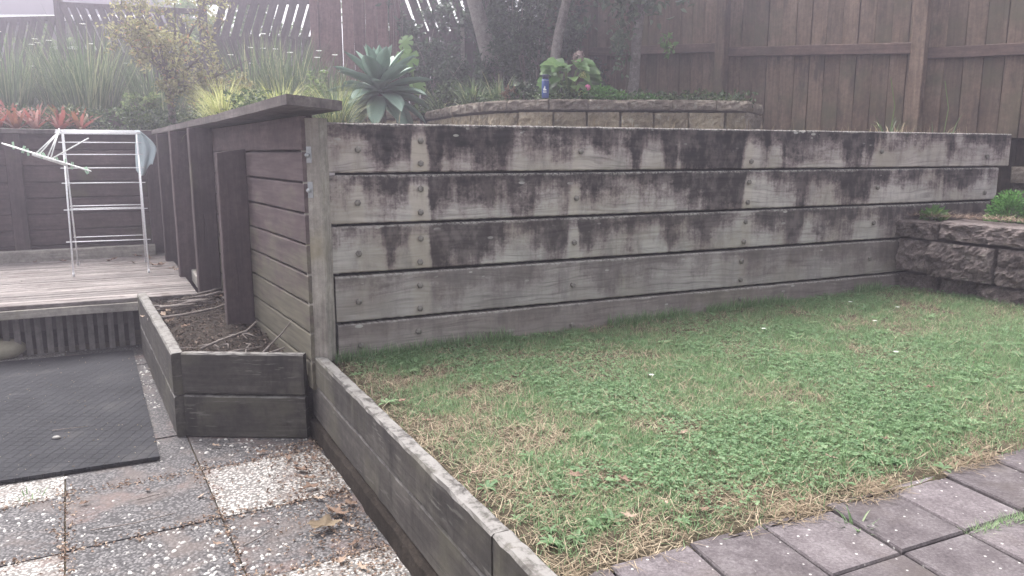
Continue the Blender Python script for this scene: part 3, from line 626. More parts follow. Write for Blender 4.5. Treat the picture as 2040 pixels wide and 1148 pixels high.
def trellis(name, label, a, b, z0, z1, lean, pitch, w, drop0=0., drop1=0., boards=True, seed=0):
    """fence panel: slanting slats between top and middle rail, upright boards below"""
    a, b = Vector((*a, 0)), Vector((*b, 0)); d = b - a; L = d.length
    t = thing(name, label, 'fence', a, math.atan2(d.y, d.x)); r = random.Random(seed)
    zz = lambda x: -(drop0 + (drop1 - drop0) * x / L)
    H = z1 - z0; th = math.atan(lean)
    sl_ = mesh('slat', *plank(H / math.cos(th) + .04, .014, w, .002, 2, .001, (0, 0, 0), 'z')); sl_.materials.append(M['lattice'])
    x = -abs(lean) * H
    while x < L + abs(lean) * H:
        xb = x; xt = x + lean * H
        if min(xb, xt) > .02 and max(xb, xt) < L - .02:
            link('slanting_slat', sl_, None, t, (xb, .0 + r.uniform(-.003, .003), z0 - .02 + zz(x)), (0, th + r.uniform(-.012, .012), 0))
        x += pitch * r.uniform(.94, 1.06)
    tri = mesh('infill', [(0, 0, z0), (0.02, 0, z0), (.02, 0, z1), (0, 0, z1)], [(0, 1, 2, 3)])
    ang = math.atan2(drop1 - drop0, L)
    for z, h in ((z1, .07), (z0 - .03, .075)):
        link('rail', mesh('rail', *plank(L, .045, h, .004, 3, .001, (0, 0, 0))), M['lattice'], t, (0, .022, z + zz(0)), (0, ang, 0))
    link('fence_post', mesh('post', *plank(z1 - 1.5 + .08, .09, .09, .004, 3, .001, (-.045, .03, 1.5), 'z')), M['lattice'], t)
    n = int(L / .152)
    if boards:
        bm2 = mesh('board', *plank(z0 - 1.62, .016, .145, .002, 2, .001, (0, 0, 0), 'z')); bm2.materials.append(M['lattice'])
        for i in range(n + 1): link('board', bm2, None, t, (.07 + i * .152, -.01, 1.58 + zz(i * .152)))
    return t
trellis('trellis_fence', 'dark trellis fence panel with slats leaning right, next to the reddish screen', (-4.20, 11.0), (-2.45, 10.8), 3.00, 3.46, .36, .142, .105, .0, .03, True, 1)
trellis('trellis_fence', 'trellis fence panel with wide slats leaning left, behind the tall reeds', (-6.45, 11.5), (-4.32, 11.1), 2.90, 3.52, -.42, .145, .100, .0, .17, True, 2)
trellis('trellis_fence', 'leftmost trellis fence panel with slats leaning right', (-8.9, 11.9), (-6.55, 11.5), 2.75, 3.33, .36, .155, .108, .0, .0, True, 3)
trellis('trellis_fence', 'shaded trellis fence panel seen between the screen and the big tree', (-1.75, 11.2), (-.35, 11.2), 3.10, 3.70, -.36, .15, .115, .0, .0, True, 4)
tag(link('timber_stake', mesh('stake', *plank(1.2, .02, .055, .002, 3, .001, (-.655, 10.6, 1.86), 'z')), M['grey']), 'pale upright timber batten in the dark shrubs', 'stake')
# neighbour's house beyond the fence
hs_ = thing('house', 'neighbour\'s grey house with dark eaves beyond the back fence', 'house', (-12.6, 16.5, 1.6))
M['hwall'] = mat_plain('grey_weatherboard', (.30, .27, .28), .8); M['hroof'] = mat_plain('dark_roof_iron', (.07, .065, .075), 1.); M['hroof'].node_tree.nodes['Principled BSDF'].inputs['Specular IOR Level'].default_value = .05; M['hglass'] = mat_plain('house_glass', (.05, .06, .07), .1); M['htrim'] = mat_plain('white_trim', (.75, .75, .74), .6)
for k in range(14): link('weatherboard', mesh('wb', *plank(4.9, .03, .172, .01, 2, 0, (0, 0, .1 + .17 * k))), M['hwall'], hs_)
link('side_wall', mesh('wall', *prism([(0, .02), (4.88, .02), (4.88, 5), (0, 5)], 0, 2.45)), M['hwall'], hs_)
roof = link('roof', mesh('roof', [(-.5, -.7, 2.42), (5.4, -.7, 2.42), (5.4, 5.6, 2.42), (-.5, 5.6, 2.42), (1.4, 2.5, 4.0), (3.5, 2.5, 4.0), (-.5, -.7, 2.50), (5.4, -.7, 2.50), (5.4, 5.6, 2.5), (-.5, 5.6, 2.5)],
    [(3, 2, 1, 0), (0, 1, 7, 6), (1, 2, 8, 7), (2, 3, 9, 8), (3, 0, 6, 9), (6, 7, 5, 4), (7, 8, 5), (8, 9, 4, 5), (9, 6, 4)]), M['hroof'], hs_)
link('gutter', mesh('gutter', *plank(5.9, .09, .10, .02, 1, 0, (-.5, -.75, 2.44))), M['htrim'], hs_)
for x in (.5, 2.9):
    w_ = link('window', mesh('window', *plank(1.3, .06, 1.0, .01, 1, 0, (x, -.02, 1.5))), M['htrim'], hs_); link('pane', mesh('pane', *plank(1.16, .02, .86, .004, 1, 0, (x + .07, -.045, 1.5))), M['hglass'], w_)
# ---------------------------------------------------------------- objects on the patio and deck
t = NT('black_rubber'); c = t.coord((1, 1, 1), rnd=False)
vo = t.n('TexVoronoi', {'feature': 'DISTANCE_TO_EDGE'}, Vector=c, Scale=19., Randomness=.15)
n = t.noise(c, 3, 6, .65); n2 = t.noise(c, 70, 3)
cl = t.ramp(n, [(.3, (.020, .020, .023)), (.55, (.031, .031, .035)), (.75, (.058, .055, .056))]); cl = t.mix(t.math('MULTIPLY', t.step(t.noise(c, 120, 2, .8), .60, .72), .5), cl, (.14, .135, .13))
t.bump(t.math('ADD', t.step(vo.outputs['Distance'], .02, .09), t.math('MULTIPLY', n2, .3)), .9, .006); M['rubber'] = t.fin(cl, .9, .15)
mat_p = [(-3.67, 5.02), (-2.745, 5.41), (-1.655, 3.425), (-2.60, 2.97)]
tag(link('rubber_mat', mesh('rubber_mat', *prism(mat_p[::-1], .004, .020)), M['rubber']), 'large black rubber mat lying on the patio slabs', 'mat')
# a smooth pale boulder by the deck skirting
prof = [(.02, 0), (.12, .005), (.165, .045), (.16, .085), (.12, .12), (.05, .137), (.01, .14)]
st_ = tag(link('smooth_stone', mesh('smooth_stone', *lathe(prof, 20), True), mat_stone('beige_stone', (.30, .27, .20), (.38, .35, .27), (.45, .42, .33), 6, bump=.1), None, (-3.615, 5.27, .0), (0, 0, .5), (1, .8, .95)), 'smooth pale beige rounded stone below the deck skirting', 'stone')

# clothes airer
def rod(a, b, r=.005, n=6): return tube([a, b], r, n)
FLo, FRo = Vector((-3.696, 6.411, .401)), Vector((-3.151, 6.605, .401)); RLo, RRo = Vector((-4.03, 7.08, .401)), Vector((-3.50, 7.29, .401))
ax_ = (FRo - FLo).normalized(); dp = ((RLo - FLo) + (RRo - FRo)).normalized(); up = Vector((0, 0, 1))
TLc = (FLo + RLo) / 2 + up * 1.205; TRc = (FRo + RRo) / 2 + up * 1.205
ar = thing('clothes_airer', 'white wire folding clothes airer standing on the deck', 'clothes airer', (FLo + RRo) / 2)
inv = -((FLo + RRo) / 2)
def part(name, geo, m_, par=ar, off=inv):
    v, f = geo; return link(name, mesh(name, [Vector(p) + off for p in v], f, True), m_, par)
fl_t, fr_t, rl_t, rr_t = TLc - dp * .05, TRc - dp * .05, TLc + dp * .05, TRc + dp * .05
for a, b in ((FLo, fl_t), (FRo, fr_t), (RLo, rl_t), (RRo, rr_t)): part('leg', rod(a, b, .0072, 8), M['white'])
for a in (FLo, FRo, RLo, RRo): part('foot', tube([a, a + up * .03], [.010, .009], 8), M['white'])
def rail(a0, a1, b0, b1, f, ext=.03, r=.0042, name='rail'):
    p, q = a0.lerp(a1, f), b0.lerp(b1, f); part(name, rod(p - ax_ * ext, q + ax_ * ext, r), M['white'])
for f_ in (.235, .455, .64, .745, .84, .925): rail(FLo, fl_t, FRo, fr_t, f_, .035)
for f_ in (.22, .44, .46, .63): rail(RLo, rl_t, RRo, rr_t, f_, .012)
for k in range(6):
    o_ = dp * (-.16 + .065 * k) + up * (.018 - .012 * abs(k - 2.5)); part('top_rail', rod(TLc + o_ - ax_ * .05, TRc + o_ + ax_ * .03, .0045), M['white'])
for e in (TLc, TRc): part('top_side', rod(e - dp * .18, e + dp * .18, .0055), M['white'])
for b, s in ((TLc, -1), (TRc, 1)):   # short folded wing frames under the top
    part('wing_frame', rod(b - dp * .15, b - dp * .05 - up * .46 , .0045), M['white'])
    part('wing_frame', rod(b - dp * .11, b + dp * .06 - up * .40 , .004), M['white'])
# sock hanger with pegs
M['hang'] = mat_plain('off_white_plastic', (.78, .78, .76), .4)
hc = Vector((-3.84, 6.52, 1.375)); hd = Vector((.80, .22, -.30)).normalized()
pgh = thing('peg_hanger', 'white folding sock hanger with green pegs hooked on the airer\'s left end', 'peg hanger', hc)
h0, h1 = hc - hd * .36, hc + hd * .28; sd_ = hd.cross(up).normalized() * .022
loop = [h0 + sd_, h0 - hd * .02, h0 - sd_, h1 - sd_, h1 + hd * .02, h1 + sd_, h0 + sd_]
part('bar', tube(loop, .0055, 6), M['hang'], pgh, -hc); part('bar', tube([h0.lerp(h1, .32) - up * .012, h0.lerp(h1, .74) - up * .012], .012, 8), M['hang'], pgh, -hc)
hook = TLc - ax_ * .02 - dp * .10
for q in (.36, .40, .50, .54): part('arm', rod(h0.lerp(h1, q), hook + sd_ * (q - .45) * 5, .0055), M['hang'], pgh, -hc)
part('arm', rod(h0.lerp(h1, .55), h0.lerp(h1, .55) + Vector((.30, .05, .17)), .0055), M['hang'], pgh, -hc); part('hook', tube([hook - up * .03, hook + up * .01, hook + dp * .02 + up * .022, hook + dp * .04 + up * .004], .005, 6), M['hang'], pgh, -hc)
pegm = mesh('peg', *merge([plank(.060, .010, .008, .002, 1, 0, (-.030, .0, .005)), plank(.060, .010, .008, .002, 1, 0, (-.030, .0, -.006))])); pegm.materials.append(M['peg'])
for i, q in enumerate((.10, .22, .27, .42, .47, .62, .72, .80, .97, .985)):
    p = h0.lerp(h1, q); link('peg', pegm, None, pgh, p - hc + Vector((0, 0, random.uniform(-.012, .012))), (random.uniform(-.5, .5), random.uniform(.7, 1.9), random.uniform(-.6, .6)))
# pale cloth over the right end
V, Q = [], []; nu, nv = 14, 18; c0 = TRc + ax_ * .012 - dp * .06
for j in range(nv + 1):
    for i in range(nu + 1):
        u, v_ = i / nu, j / nv
        wd_ = .035 + .135 * math.sin(min(1, v_ * 1.7) * 1.57) * (1 - .25 * max(0, v_ - .6) / .4)
        x = -.02 + u * wd_ - .02 * v_; z = -v_ * (.34 + .05 * math.sin(u * 5) ) + .012
        fold = .018 * math.sin(u * 9 + v_ * 2.2) * (.3 + v_) + .010 * math.sin(u * 17 + v_ * 5)
        V.append(c0 + ax_ * x + up * z + dp * fold)
for j in range(nv):
    for i in range(nu): k = j * (nu + 1) + i; Q.append((k, k + 1, k + nu + 2, k + nu + 1))
t = NT('pale_blue_cloth'); n = t.noise(t.coord((200, 200, 200), rnd=False), 1, 2); t.bump(n, .2, .001)
M['cloth'] = t.fin(t.ramp(n, [(.3, (.42, .50, .52)), (.7, (.52, .60, .62))]), .9)
cm = mesh('cloth', [p - c0 for p in V], Q, True); cl_o = tag(link('cloth', cm, M['cloth'], None, c0), 'pale blue cloth hanging off the airer\'s right corner', 'cloth')
cl_o.modifiers.new('thickness', 'SOLIDIFY').thickness = .004

# drink flask on the block wall
fk = thing('flask', 'dark blue drink flask with white mark standing on the block wall cap', 'flask', (.288, 6.84, 1.891))
M['fblue'] = mat_plain('blue_powder_coat', (.035, .07, .21), .4); M['fcap'] = mat_plain('dark_cap_plastic', (.012, .018, .05), .5)
link('body', mesh('body', *lathe([(.026, 0), (.0305, .004), (.0315, .02), (.0315, .150), (.029, .158), (.027, .162)], 24), True), M['fblue'], fk)
link('band', mesh('band', *lathe([(.0318, .148), (.0321, .149), (.0321, .1505), (.0318, .1515)], 24), True), M['steel'], fk)
link('cap', mesh('cap', *lathe([(.0272, .163), (.0285, .166), (.0285, .196), (.026, .200)], 24), True), M['fcap'], fk)
link('carry_loop', mesh('loop', *tube([(.027, 0, .190), (.040, 0, .192), (.043, 0, .180), (.034, 0, .165)], .003, 6), True), M['fcap'], fk)
mv, mf = [], []
def patch(a0, a1, z0, z1, skew=0):
    k = len(mv); n_ = 4
    for i in range(n_ + 1):
        a = R(-90) + a0 + (a1 - a0) * i / n_
        mv.extend([(.0319 * math.cos(a), .0319 * math.sin(a), z0), (.0319 * math.cos(a), .0319 * math.sin(a), z1 + skew * i / n_)])
    for i in range(n_): mf.append((k + 2 * i, k + 2 * i + 2, k + 2 * i + 3, k + 2 * i + 1))
patch(-.62, -.30, .066, .078, .016); patch(-.28, -.06, .066, .102, -.004); patch(-.04, .24, .066, .078, -.004); patch(-.70, .30, .056, .0605); patch(-.66, .28, .046, .0505)
link('mark', mesh('mark', mv, mf), M['htrim'], fk)

# ---------------------------------------------------------------- vegetation builders
def blades(base, az, tilt, bend, L, W, nseg=3, tint=None, prof=None, droop=0., seed=0):
    """strap leaves: base (n,3); az heading; tilt from vertical at the foot; bend added by the tip"""
    n = len(base); t = np.linspace(0, 1, nseg + 1)
    th = tilt[:, None] + bend[:, None] * t[None] ** 1.5
    ds = L[:, None] / nseg
    r = np.concatenate([np.zeros((n, 1)), np.cumsum(np.sin((th[:, 1:] + th[:, :-1]) / 2) * ds, 1)], 1)
    z = np.concatenate([np.zeros((n, 1)), np.cumsum(np.cos((th[:, 1:] + th[:, :-1]) / 2) * ds, 1)], 1)
    ca, sa = np.cos(az)[:, None], np.sin(az)[:, None]
    C = np.stack([base[:, 0, None] + r * ca, base[:, 1, None] + r * sa, base[:, 2, None] + z], -1)
    pw = (1 - t) ** .6 * (.55 + .45 * np.minimum(1, t * 4)) if prof is None else np.interp(t, *zip(*prof))
    pw = np.maximum(pw, .04); side = np.stack([-sa, ca, 0 * sa], -1) * (W[:, None, None] / 2) * pw[None, :, None]
    V = np.stack([C - side, C + side], 2).reshape(n, -1, 3)
    k = (nseg + 1) * 2; i = np.arange(nseg) * 2
    q = np.stack([i, i + 1, i + 3, i + 2], -1)[None] + (np.arange(n) * k)[:, None, None]
    tn = rng.uniform(0, 1, n) if tint is None else tint
    return V.reshape(-1, 3), q.reshape(-1, 4), np.repeat(tn, k)
def leafs(pos, d, up_, L, W, tint, kind='oval', fold=.25, curl=.15):
    """flat leaves: pos (n,3) stalk ends, d (n,3) along the leaf, up_ (n,3) rough normal"""
    d = d / np.linalg.norm(d, axis=1, keepdims=True); s = np.cross(d, up_); s /= np.linalg.norm(s, axis=1, keepdims=True) + 1e-9
    nrm = np.cross(s, d)
    if kind == 'small': T = [(0, 0, 0), (.45, -.5, 1), (1, 0, -1), (.45, .5, 1)]; F = [(0, 1, 2), (0, 2, 3)]
    else:
        T = [(0, 0, 0), (.33, 0, 0), (.68, 0, -.4), (1, 0, -1), (.3, -.48, 1), (.68, -.38, .5), (.3, .48, 1), (.68, .38, .5)]
        F = [(0, 4, 1), (1, 4, 5), (1, 5, 2), (2, 5, 3), (0, 1, 6), (1, 7, 6), (1, 2, 7), (2, 3, 7)]
    V = []
    for a, b, h in T:
        hh = np.where(h > 0, h * fold * W, h * curl * L)
        V.append(pos + d * (L * a)[:, None] + s * (W * b)[:, None] + nrm * hh[:, None])
    V = np.stack(V, 1); n, k = len(pos), len(T)
    f = np.array(F)[None] + (np.arange(n) * k)[:, None, None]
    return V.reshape(-1, 3), f.reshape(-1, 3), np.repeat(tint, k)
def rvec(n, zbias=0.):
    v = rng.normal(0, 1, (n, 3)); v[:, 2] += zbias; return v / np.linalg.norm(v, axis=1, keepdims=True)
def strap_mesh(*a, **k): v, q, tn = blades(*a, **k); return npmesh('blades', v, q, None, {'tint': tn})
def leaf_mesh(*a, **k): v, f, tn = leafs(*a, **k); return npmesh('leaves', v, None, f, {'tint': tn})
U = rng.uniform
def clump_mesh(n, rad, h, w, t0, bend, nseg=5, hvar=.3, flat=1.):
    a = U(0, 6.283, n); r = rad * np.sqrt(U(0, 1, n)); base = np.stack([r * np.cos(a), r * np.sin(a) * flat, np.full(n, -.03)], 1)
    return strap_mesh(base, a + rng.normal(0, .5, n), np.abs(rng.normal(0, t0, n)) + .04, U(bend[0], bend[1], n), h * U(1 - hvar, 1, n), w * U(.7, 1.2, n), nseg)

G = {}
G['reed'] = mat_leaf('reed_green', [(0, (.055, .09, .045)), (.45, (.11, .165, .082)), (.8, (.18, .235, .12)), (1, (.38, .37, .22))])
G['sedge'] = mat_leaf('variegated_sedge', [(0, (.20, .25, .08)), (.5, (.42, .44, .16)), (1, (.60, .58, .30))], .4)
G['grass'] = mat_leaf('lawn_green', [(0, (.115, .195, .085)), (.5, (.19, .305, .145)), (.85, (.275, .385, .205)), (1, (.41, .43, .29))], .5)
G['clover'] = mat_leaf('clover_green', [(0, (.12, .21, .10)), (.6, (.19, .30, .15)), (1, (.28, .385, .21))], .5)
G['straw'] = mat_leaf('dry_straw', [(0, (.17, .125, .08)), (.5, (.30, .235, .16)), (1, (.47, .39, .28))], .25, .8)
G['dead'] = mat_leaf('dead_leaf_brown', [(0, (.11, .065, .045)), (.5, (.22, .145, .105)), (1, (.40, .31, .24))], .15, .8)
G['brom'] = mat_leaf('red_bromeliad', [(0, (.12, .14, .05)), (.25, (.22, .12, .06)), (.6, (.27, .075, .06)), (.85, (.33, .13, .11)), (1, (.42, .26, .23))], .35, .4)
G['agave'] = mat_leaf('agave_blue_green', [(0, (.14, .22, .165)), (.6, (.21, .31, .24)), (1, (.29, .39, .31))], .15, .55)
G['dark'] = mat_leaf('dark_shrub_green', [(0, (.020, .040, .022)), (.6, (.045, .080, .042)), (1, (.10, .15, .085))], .3)
G['ivy'] = mat_leaf('ground_cover_green', [(0, (.025, .050, .022)), (.6, (.06, .10, .04)), (1, (.14, .19, .075))], .3)
G['hyd'] = mat_leaf('hydrangea_green', [(0, (.065, .135, .04)), (.6, (.11, .215, .065)), (1, (.20, .30, .10))], .4, .45)
G['ger'] = mat_leaf('bright_geranium_green', [(0, (.07, .17, .045)), (.6, (.12, .27, .07)), (1, (.20, .36, .12))], .4)
G['olive'] = mat_leaf('olive_bronze_leaf', [(0, (.16, .16, .065)), (.5, (.30, .295, .135)), (.85, (.44, .40, .22)), (1, (.46, .27, .15))], .5)
G['tree'] = mat_leaf('grey_green_tree_leaf', [(0, (.045, .075, .045)), (.6, (.10, .145, .09)), (1, (.19, .24, .16))], .35)
G['bright'] = mat_leaf('pale_hedge_leaf', [(0, (.08, .13, .045)), (.6, (.17, .24, .09)), (1, (.34, .38, .18))], .5)  # pale yellow-green leaf colour
G['petal'] = mat_leaf('white_petal', [(0, (.75, .75, .72)), (1, (.85, .85, .84))], .3)
G['pink'] = mat_leaf('pink_petal', [(0, (.60, .18, .35)), (1, (.75, .32, .50))], .3)
G['mauve'] = mat_leaf('faded_flower', [(0, (.28, .20, .19)), (1, (.45, .36, .34))], .2)
M['bark'] = mat_stone('grey_bark', (.12, .105, .098), (.24, .215, .20), (.38, .35, .33), 18, lichen=(.40, .38, .35), bump=1.)
M['twig'] = mat_stone('grey_brown_twig', (.09, .07, .06), (.18, .15, .135), (.32, .28, .26), 30)
M['stem'] = mat_plain('green_stem', (.12, .17, .06), .6)

# reeds with white flowers behind the back wall
reeds = [(-6.9, 9.3, 'far left edge of the bed'), (-6.05, 9.5, 'left of the red bromeliads'), (-5.45, 9.7, 'above the red bromeliads'), (-4.95, 9.25, 'behind the brown stump'), (-4.45, 9.9, 'left of the bronze shrub'), (-3.0, 9.4, 'right of the bronze shrub'), (-2.55, 9.15, 'below the slats beside the screen'), (-2.1, 8.9, 'left of the agave')]
for i, (x, y, w) in enumerate(reeds):
    z = float(bed_z(np.array(x), np.array(y))); h = [1.35, 1.45, 1.35, 1.55, 1.25, 1.3, 1.25, .95][i]
    o = thing('reed_clump', 'tall green reed-like clump, ' + w, 'plant', (x, y, z), 0, 'reed clumps in the raised bed')
    link('leaves', clump_mesh(420, .24, h, .016, .17, (.05, .7), 5, .5), G['reed'], o)
    nf = 3 + i % 3
    for k in range(nf):
        a = U(0, 6.28); q = Vector((math.cos(a) * U(.1, .45), math.sin(a) * .2 - .15, h * U(.6, .92)))
        s_ = link('flower_stalk', mesh('stalk', *tube([(0, 0, 0), (q.x * .4, q.y * .4, q.z * .6), q], .003, 4)), M['stem'], o)
        n = 6; aa = np.arange(n) * 6.283 / n; dd = np.stack([np.cos(aa), np.sin(aa), np.full(n, .25)], 1)
        link('flower', leaf_mesh(np.tile(np.array(q), (n, 1)), dd, np.tile([0, 0, 1.], (n, 1)), np.full(n, .038), np.full(n, .022), U(0, 1, n)), G['petal'], s_)
# red bromeliads
brm = []; rb_ = random.Random(21)
for k in range(8): brm.append((-5.46 + .155 * k + rb_.uniform(-.03, .03), 7.33 + .088 * k + rb_.uniform(-.02, .04), 1.66, 'at the front, %s along the cap from the left' % ['first', 'second', 'third', 'fourth', 'fifth', 'sixth', 'seventh', 'last'][k]))
for k in range(7): brm.append((-5.50 + .175 * k + rb_.uniform(-.04, .04), 7.60 + .09 * k + rb_.uniform(-.03, .03), 1.72, 'in the row behind, %s from the left' % ['first', 'second', 'third', 'fourth', 'fifth', 'sixth', 'last'][k]))
for i, (x, y, z, w) in enumerate(brm):
    o = thing('bromeliad', 'red leaved bromeliad rosette ' + w, 'bromeliad', (x, y, z), U(0, 6), 'red bromeliads along the back wall')
    o.rotation_euler = (rb_.uniform(-.3, .2), rb_.uniform(-.25, .25), rb_.uniform(0, 6)); n = 18; a = np.arange(n) * 2.4; tl = np.linspace(.15, 1.3, n); pr = [(0, .6), (.3, 1), (.75, .85), (1, .08)]; tb = rb_.uniform(-.15, .25); sc_ = rb_.uniform(.8, 1.1)
    for k in range(n):
        me = strap_mesh(np.zeros((1, 3)) + [[.02 * math.cos(a[k]), .02 * math.sin(a[k]), 0]], a[k:k + 1], tl[k:k + 1], U(.2, .9, 1), U(.19, .27, 1) * sc_, U(.032, .046, 1), 5, prof=pr, tint=np.clip(U(.1, .95, 1) + tb, 0, 1))
        link('leaf', me, G['brom'], o)
# brown stump
tag(link('stump', mesh('stump', *tube([(0, 0, 0), (.005, 0, .12), (0, .01, .30)], [.095, .085, .08], 12)), M['brownz'], None, (-4.42, 8.75, 1.60)), 'short dark brown stump between the bromeliads and the bronze shrub', 'stump')
tag(link('agave_leaf_plant', leaf_mesh(np.zeros((7, 3)), np.stack([np.cos(np.arange(7) * .9), np.sin(np.arange(7) * .9), np.full(7, .9)], 1), np.tile([0, 0, 1.], (7, 1)), U(.3, .42, 7), U(.09, .12, 7), U(0, 1, 7)), G['agave'], None, (-5.75, 7.55, 1.62)), 'grey green fleshy plant at the left edge beside the bromeliads', 'plant')

def branch_tree(root, start, height, spread, levels, nleaf, leafL, leafW, lmat, rad, trunk_pts=None, crown_c=None, crown_r=None, kind='small', tr_n=8, bark='bark', leafdroop=0., nb=7, name='trunk'):
    """trunk with limbs, leaves set along and around the limb ends inside an uneven crown"""
    parts, tips = [], []
    tp = trunk_pts; rr_ = np.linspace(rad, rad * .6, len(tp)); parts.append(tube(tp, list(rr_), tr_n))
    link(name, mesh('trunk', *parts[0], True), M[bark], root)
    top = Vector(tp[-1]); cc, cr = Vector(crown_c), Vector(crown_r); limbs = []; pos = []
    for k in range(nb):
        d = Vector(rvec(1)[0]); e = cc + Vector((d.x * cr.x, d.y * cr.y, d.z * cr.z)) * random.uniform(.75, 1.05)
        s = top if k % 3 else Vector(tp[-2]); m1 = s.lerp(e, .4) + Vector(rvec(1)[0]) * .06 * cr.length
        limbs.append(tube([s, m1, s.lerp(e, .75) + Vector(rvec(1)[0]) * .04 * cr.length, e], [rad * .42, rad * .3, rad * .18, rad * .05], 5))
        for j in range(6):
            p = m1.lerp(e, random.random()); q = p + Vector(rvec(1)[0]) * .45 * min(cr); limbs.append(tube([p, p.lerp(q, .5) + Vector((0, 0, .02)), q], [rad * .12, rad * .08, rad * .03], 4))
            tips += [(p.lerp(q, u)) for u in np.linspace(.2, 1, 6)]
    v, f = merge(limbs); link('branches', mesh('branches', v, f, True), M[bark], root)
    T = np.array(tips); pick = T[rng.integers(0, len(T), nleaf)] + rng.normal(0, .055, (nleaf, 3)) * np.array(cr)[None] * .8
    d = rvec(nleaf); d[:, 2] -= leafdroop
    link('crown', leaf_mesh(pick, d, rvec(nleaf, 1.2), leafL * U(.6, 1.2, nleaf), leafW * U(.7, 1.2, nleaf), np.clip(rng.normal(.45, .28, nleaf), 0, 1), kind), lmat, root)
# bronze leaved shrub standing behind the wall corner
o = thing('shrub', 'small twiggy shrub with olive and bronze leaves behind the wall corner', 'shrub', (-3.70, 8.55, 1.62))
branch_tree(o, None, 1, 1, 1, 4600, .050, .024, G['olive'], .045, [(0, 0, -.05), (.01, 0, .2), (.0, .01, .42), (.02, 0, .56)], (.18, 0, 1.0), (.92, .5, .72), 'small', nb=15, bark='twig', leafdroop=.3)
# yellow sedges
for x, y, z, h, w in ((-2.42, 6.62, 1.66, .52, 'bright yellow green sedge tuft behind the capping'), (-1.80, 6.15, 1.64, .50, 'yellow green sedge tuft above the tip of the capping'), (-1.42, 6.35, 1.60, .55, 'green and cream sedge tuft just left of the agave'), (-2.75, 7.35, 1.68, .42, 'small sedge tuft right of the bronze shrub trunk')):
    o = thing('sedge', w, 'grass tuft', (x, y, z), 0, 'sedge tufts behind the side wall')
    link('leaves', clump_mesh(330, .07, h, .007, .45, (.5, 1.8), 6, .35), G['sedge'] if 'cream' not in w else G['reed'], o)
    if 'cream' in w: link('pale_leaves', clump_mesh(120, .07, h * .9, .007, .5, (.4, 1.5), 6, .35), G['sedge'], o)
# ground cover filling the bed
def cover(n, fn, size, m_, name, label, seed=0, h=.10):
    p = fn(n); d = rvec(n, .1); me = leaf_mesh(p + np.stack([0 * p[:, 0], 0 * p[:, 0], U(.0, h, n)], 1), d, rvec(n, 1.5), size * U(.6, 1.3, n), size * .55 * U(.7, 1.2, n), np.clip(rng.normal(.45, .3, n), 0, 1), 'small')
    return tag(link(name, me, m_), label, 'ground cover', kind='stuff')
def left_bed(n):
    t_ = U(0, 1, n); s_ = U(0, 1, n); A = np.where((t_ < .5)[:, None], np.array([[-6.8, 6.6]]) + (t_ * 2)[:, None] * np.array([[3.3, 1.75]]), np.array([[-3.45, 8.25]]) + ((t_ - .5) * 2)[:, None] * np.array([[2.45, -4.1]]))
    p = A + np.stack([.35 * s_ * 2.0, s_ * 2.6], 1); p = p[p[:, 0] < -1.75]; return np.concatenate([p, bed_z(p[:, 0], p[:, 1])[:, None]], 1)
cvp = left_bed(26000); cover(len(cvp), lambda m: cvp, .045, G['ivy'], 'ground_cover', 'leafy green ground cover between the plants of the left bed', 1, .30)
def up_bed(n):
    x = U(-2.4, 2.2, n); y = np.interp(x, [-2.4, -1, -.75, -.3, .2, 2.2], [8.75, 8.9, 8.3, 7.35, 7.05, 7.1]) + U(0, 1, n) ** 1.5 * 2.6
    k = y < 9.6 - .9 * (x - .2); return np.stack([x, y, np.full(n, 1.85)], 1)[k]
def cover2(n, *a, **k):
    p = up_bed(n); return cover(len(p), lambda m: p, *a, **k)
cover2(9000, .045, G['ivy'], 'ground_cover', 'low dark ground cover behind the block wall', h=.12)
# straps and weeds between sleepers and block wall: short dry seedlings
n = 260; s_ = U(.05, 4.9, n); pp = np.stack([P0.x + D65.x * s_ - .4226 * U(.06, .22, n), P0.y + D65.y * s_ + .906 * U(.06, .22, n), np.full(n, 1.54)], 1)
tag(link('dry_seedlings', strap_mesh(pp, U(0, 6.28, n), U(0, .5, n), U(0, .8, n), U(.03, .11, n), np.full(n, .004), 3), G['straw']), 'dry seedlings and stalks along the top of the sleepers', 'dry grass', kind='stuff')

# agave
ag = thing('agave', 'big blue green agave rosette in front of the reddish screen', 'agave', (-1.27, 7.65, 1.6))
link('stem', mesh('stem', *tube([(0, 0, -.05), (.0, 0, .2), (0, -.02, .40)], [.05, .05, .045], 10), True), M['twig'], ag)
nl_ = 40
def agave_leaf(L, W, th0, bend):
    ns_ = 9; t = np.linspace(0, 1, ns_ + 1); th = th0 + bend * t; ds = L / ns_; V = []
    x = np.concatenate([[0], np.cumsum(np.sin((th[1:] + th[:-1]) / 2) * ds)]); z = np.concatenate([[0], np.cumsum(np.cos((th[1:] + th[:-1]) / 2) * ds)])
    wp = np.interp(t, [0, .2, .5, .78, .92, 1], [.42, .6, 1, .72, .32, .015]) * W / 2
    for i in range(ns_ + 1):
        nx, nz = -math.cos(th[i]), math.sin(th[i])
        for y, h, b in ((-1, .30, 0), (-.5, .06, 0), (0, -.02, 0), (.5, .06, 0), (1, .30, 0), (0, -.28, 1)):
            V.append((x[i] + nx * h * wp[i], y * wp[i], z[i] + nz * h * wp[i]))
    Q = []
    for i in range(ns_):
        for k in range(6): Q.append((i * 6 + k, i * 6 + (k + 1) % 6, i * 6 + 6 + (k + 1) % 6, i * 6 + 6 + k))
    return npmesh('agave_leaf', np.array(V), np.array(Q), None, {'tint': np.full(len(V), random.uniform(.1, .9))})
